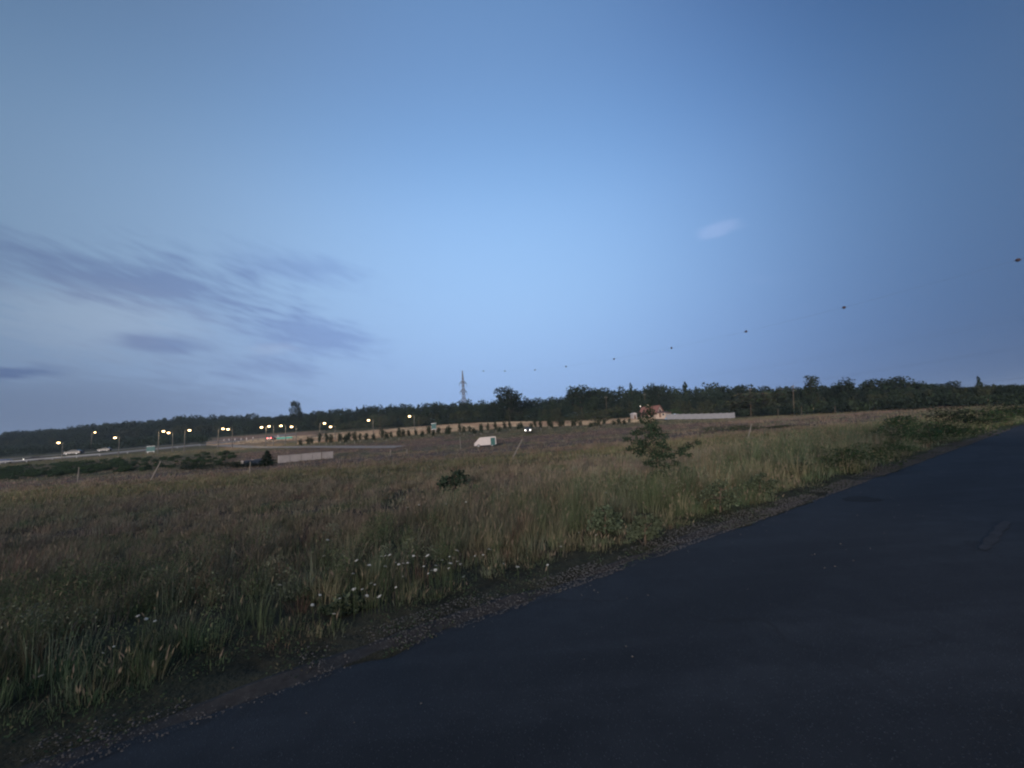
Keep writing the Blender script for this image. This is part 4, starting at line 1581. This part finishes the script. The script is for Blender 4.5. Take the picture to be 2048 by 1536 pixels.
# ------------------------------------------------------------------ signs and boards
def board(x, y0, y1, wpx, Y, mat, label, rz=0.0, name='road_sign', legs=2):
    g0 = ground_at(x, Y)
    top, bot = at(x, y0, Y).z - g0.z, at(x, y1, Y).z - g0.z
    bot = max(bot, .3)
    top = max(top, bot + .8)
    wdt = wpx * Y / F
    e = empty(name, g0, rz)
    n = 3 if wdt > 3 else 1
    for k in range(n):
        cx = (k - (n - 1) / 2) * wdt / n
        MB().box((cx, 0, (top + bot) / 2), (wdt / n - .03, .08, top - bot)).build('panel', M[mat], e)
    MB().box((0, -.02, top + .04), (wdt + .1, .12, .1)).box((0, -.02, bot - .04), (wdt + .1, .12, .1)).build('rim', M['grey_metal'], e)
    for s in (-.35, .35):
        MB().tube([(s * wdt, .14, -.3), (s * wdt, .14, top - .1)], [.08, .08], 8).build('leg', M['grey_metal'], e)
    tag(e, label, 'sign')


board(569, 876, 891, 28, 158, 'sign_green', 'wide green board beside the red light on the main road', .25)
board(301, 893, 903, 17, 128, 'sign_teal', 'small teal sign board at the edge of the main road')
board(868, 847, 858, 10, 126, 'sign_teal', 'small square teal board at the end of the tan field')


# ------------------------------------------------------------------ cars on the far roads
def car(x, Y, rz, paint, label, head=False, tail=False, lift=.12, size=1.0):
    g0 = ground_at(x, Y)
    e = empty('car', g0 + Vector((0, 0, lift)), rz)
    L, W = 4.3 * size, 1.75
    out = [(-2.15, .32), (-2.15, .72), (-1.95, .88), (-1.05, .98), (-.45, 1.42), (.95, 1.45), (1.65, 1.02), (2.1, .95), (2.15, .35)]
    bm = bmesh.new()
    f0 = [bm.verts.new((a, -W / 2 * (1 if z < 1.05 else .82), z)) for a, z in out]
    f1 = [bm.verts.new((a, W / 2 * (1 if z < 1.05 else .82), z)) for a, z in out]
    n = len(out)
    bm.faces.new(f0)
    bm.faces.new(f1[::-1])
    for k in range(n):
        bm.faces.new((f1[k], f1[(k + 1) % n], f0[(k + 1) % n], f0[k]))
    bmesh.ops.recalc_face_normals(bm, faces=bm.faces)
    bmesh.ops.bevel(bm, geom=bm.edges[:], offset=.05, segments=2, affect='EDGES')
    me = bpy.data.meshes.new('body')
    bm.to_mesh(me)
    bm.free()
    mesh_obj('body', me, M[paint], e)
    for s in (-1, 1):
        y = s * (W / 2 * .92 + .005)
        MB().add([(-.9, y, 1.02), (.9, y, 1.02), (.75, y - s * .07, 1.36), (-.4, y - s * .07, 1.36)], [(0, 1, 2, 3)]).build('side_window', M['window'], e)
        for a in (-1.35, 1.3):
            wh = MB().tube([(a, s * (W / 2 - .2), .31), (a, s * (W / 2 + .01), .31)], [.31, .31], 14).build('wheel', M['tyre'], e)
            MB().tube([(a, s * (W / 2 + .005), .31), (a, s * (W / 2 + .025), .31)], [.19, .18], 10).build('rim', M['grey_metal'], wh)
        MB().tube([(-2.13, s * .62, .70), (-2.2, s * .62, .70)], [.15, .12], 10).build('headlight', M['head_glow'] if head else M['grey_metal'], e)
        MB().box((2.14, s * .66, .80), (.08, .34, .2)).build('tail_light', M['tail_glow'] if tail else M['tail_off'], e)
    MB().add([(-1.02, -.68, 1.02), (-1.02, .68, 1.02), (-.48, .60, 1.38), (-.48, -.60, 1.38)], [(0, 1, 2, 3)]).build('windscreen', M['window'], e).location = (-.03, 0, .03)
    MB().add([(1.62, -.66, 1.06), (1.62, .66, 1.06), (1.0, .60, 1.40), (1.0, -.60, 1.40)], [(0, 1, 2, 3)]).build('rear_window', M['window'], e).location = (.03, 0, .03)
    e.scale = (size, size, size)
    tag(e, label, 'car')


M['tail_off'] = plain('tail_lens', (.12, .015, .012), .4, .4)
car(68, 124, math.radians(52), 'car_grey', 'car with a white headlight coming along the left end of the main road', head=True)
car(4, 120, math.radians(20), 'car_blue', 'dark blue car cut by the left edge on the main road')
car(148, 150, math.radians(10), 'car_grey', 'grey car on the far carriageway below the leftmost lamp', size=1.25)
car(210, 160, math.radians(10), 'car_silver', 'pale car on the far carriageway right of the grey one')
car(543, 160, math.radians(-80), 'car_dark', 'dark car with red tail lights beside the green board', tail=True)
car(1056, 102, math.radians(88), 'car_dark', 'dark car facing the camera with two white headlights in the planted row', head=True)

# ------------------------------------------------------------------ pylon, wires and marker balls
PY = 300.0
pg = ground_at(930, PY)
ptop = at(926, 741, PY)
PH = ptop.z - pg.z
U_INF = (450 - 1024) / F
line_dir = Vector((U_INF, 1, 0)).normalized()      # the line runs this way past the pylon
line_n = Vector((line_dir.y, -line_dir.x, 0))
e = empty('power_pylon', pg, math.atan2(line_n.y, line_n.x))


def half(z):
    """half width of the tower body at height fraction z"""
    return float(np.interp(z, [0, .42, .80, 1.0], [2.3, .95, .55, .12]))


mb = MB()
lv = [0, .12, .23, .33, .42, .50, .58, .66, .73, .80, .87, .94, 1.0]
for sx in (-1, 1):
    for sy in (-1, 1):
        mb.tube([(sx * half(z), sy * half(z), z * PH) for z in lv], .17, 4)
for a, b in zip(lv[:-1], lv[1:]):
    ha, hb = half(a), half(b)
    for (p, q) in (((-ha, -ha), (hb, -hb)), ((ha, -ha), (-hb, -hb)), ((-ha, ha), (hb, hb)), ((ha, ha), (-hb, hb)), ((-ha, -ha), (-hb, hb)), ((-ha, ha), (-hb, -hb)), ((ha, -ha), (hb, hb)), ((ha, ha), (hb, -hb))):
        mb.tube([(p[0], p[1], a * PH), (q[0], q[1], b * PH)], .09, 4)
mb.build('tower', M['pylon'] if 'pylon' in M else M['grey_metal'], e)
ARMS = [(.40, 3.4), (.575, 3.1), (.745, 3.3)]
ends = []
for z, r in ARMS:
    mb = MB()
    for s in (-1, 1):
        for yy in (-1, 1):
            mb.tube([(s * half(z), yy * half(z), z * PH), (s * r, 0, z * PH)], .15, 4)
            mb.tube([(s * half(z), yy * half(z), (z + .05) * PH), (s * r, 0, z * PH)], .13, 4)
        mb.tube([(s * half(z) * 2, -half(z) * .5, z * PH), (s * half(z) * 2.2, half(z) * .5, (z + .03) * PH)], .1, 4)
    arm = mb.build('cross_arm', M['pylon'], e)
    for s in (-1, 1):
        MB().tube([(s * r, 0, z * PH), (s * r, 0, z * PH - 2.2)], [.14, .14], 6).build('insulator', M['wire'], arm)
        ends.append(pg + line_n * (s * r) + Vector((0, 0, z * PH - 2.2)))
tag(e, 'grey lattice power pylon with three pairs of arms above the wood', 'pylon')
balls_px = [(2036, 520), (1688, 615), (1492, 663), (1343, 696), (1228, 718), (1132, 733), (1070, 740), (1010, 742), (967, 742)]
pos = []
for x, y in balls_px:
    # where the sight line crosses the upright plane of the earth wire
    r = ray(x, y)
    Yd = (ptop.x - U_INF * PY) / (r.x - U_INF)
    pos.append(Vector((r.x * Yd, Yd, CAM_H + r.z * Yd)))
labs = ['dark marker ball on the wire nearest the right edge, the largest', 'second dark marker ball along the wire from the right edge', 'third dark marker ball along the wire from the right edge',
        'fourth dark marker ball along the wire from the right edge', 'fifth dark marker ball from the right, above the planted row', 'sixth dark marker ball from the right along the wire',
        'third nearest marker ball to the pylon on its right', 'second nearest marker ball to the pylon on its right', 'tiny marker ball closest to the pylon on its right']
for p, lb in zip(pos, labs):
    bm = bmesh.new()
    bmesh.ops.create_uvsphere(bm, u_segments=16, v_segments=10, radius=.42)
    me = bpy.data.meshes.new('shell')
    bm.to_mesh(me)
    bm.free()
    e = empty('marker_ball', p)
    mesh_obj('shell', me, M['ball'], e)
    MB().tube([line_dir * -.56, line_dir * .56], .08, 6).build('clamp', M['wire'], e)
    tag(e, lb, 'marker ball', 'marker balls on the overhead wire')
# beyond the pylon the wires go on
near = pos[0]
ext = near + (near - pos[1]) * 1.2 + Vector((0, 0, 4.0))
wire_pts = [ext] + pos + [ptop]
o = MB().tube(wire_pts, .014, 4).build('earth_wire', M['wire'])
tag(o, 'thin top wire that carries the dark marker balls', 'wire')
wl = ['upper', 'middle', 'lower']
for k, p in enumerate(ends):
    pts = []
    for q in [ext] + pos:
        d = q - ptop
        off = p - ptop
        pts.append(q + off + Vector((0, 0, -.012 * d.length * (1 - d.length / 420))))
    o = MB().tube(pts + [p], .009, 4).build('power_wire', M['wire'])
    tag(o, '%s %s power wire running from the pylon over the field' % ('left' if k % 2 == 0 else 'right', ['lowest', 'middle', 'highest'][k // 2]), 'wire')

# ------------------------------------------------------------------ evening haze over the whole place
mh = bpy.data.materials.new('evening_haze')
mh.use_nodes = True
mh.node_tree.nodes.clear()
th = NT(mh.node_tree)
pv = th.node('ShaderNodeVolumePrincipled')
pv.inputs['Color'].default_value = (.62, .80, 1.0, 1)
pv.inputs['Density'].default_value = .00017
pv.inputs['Anisotropy'].default_value = .0
oh = th.node('ShaderNodeOutputMaterial')
th.link(pv.outputs[0], oh.inputs['Volume'])
tag(MB().box((0, 0, 39), (4900, 4900, 82)).build('haze', mh), kind='stuff')
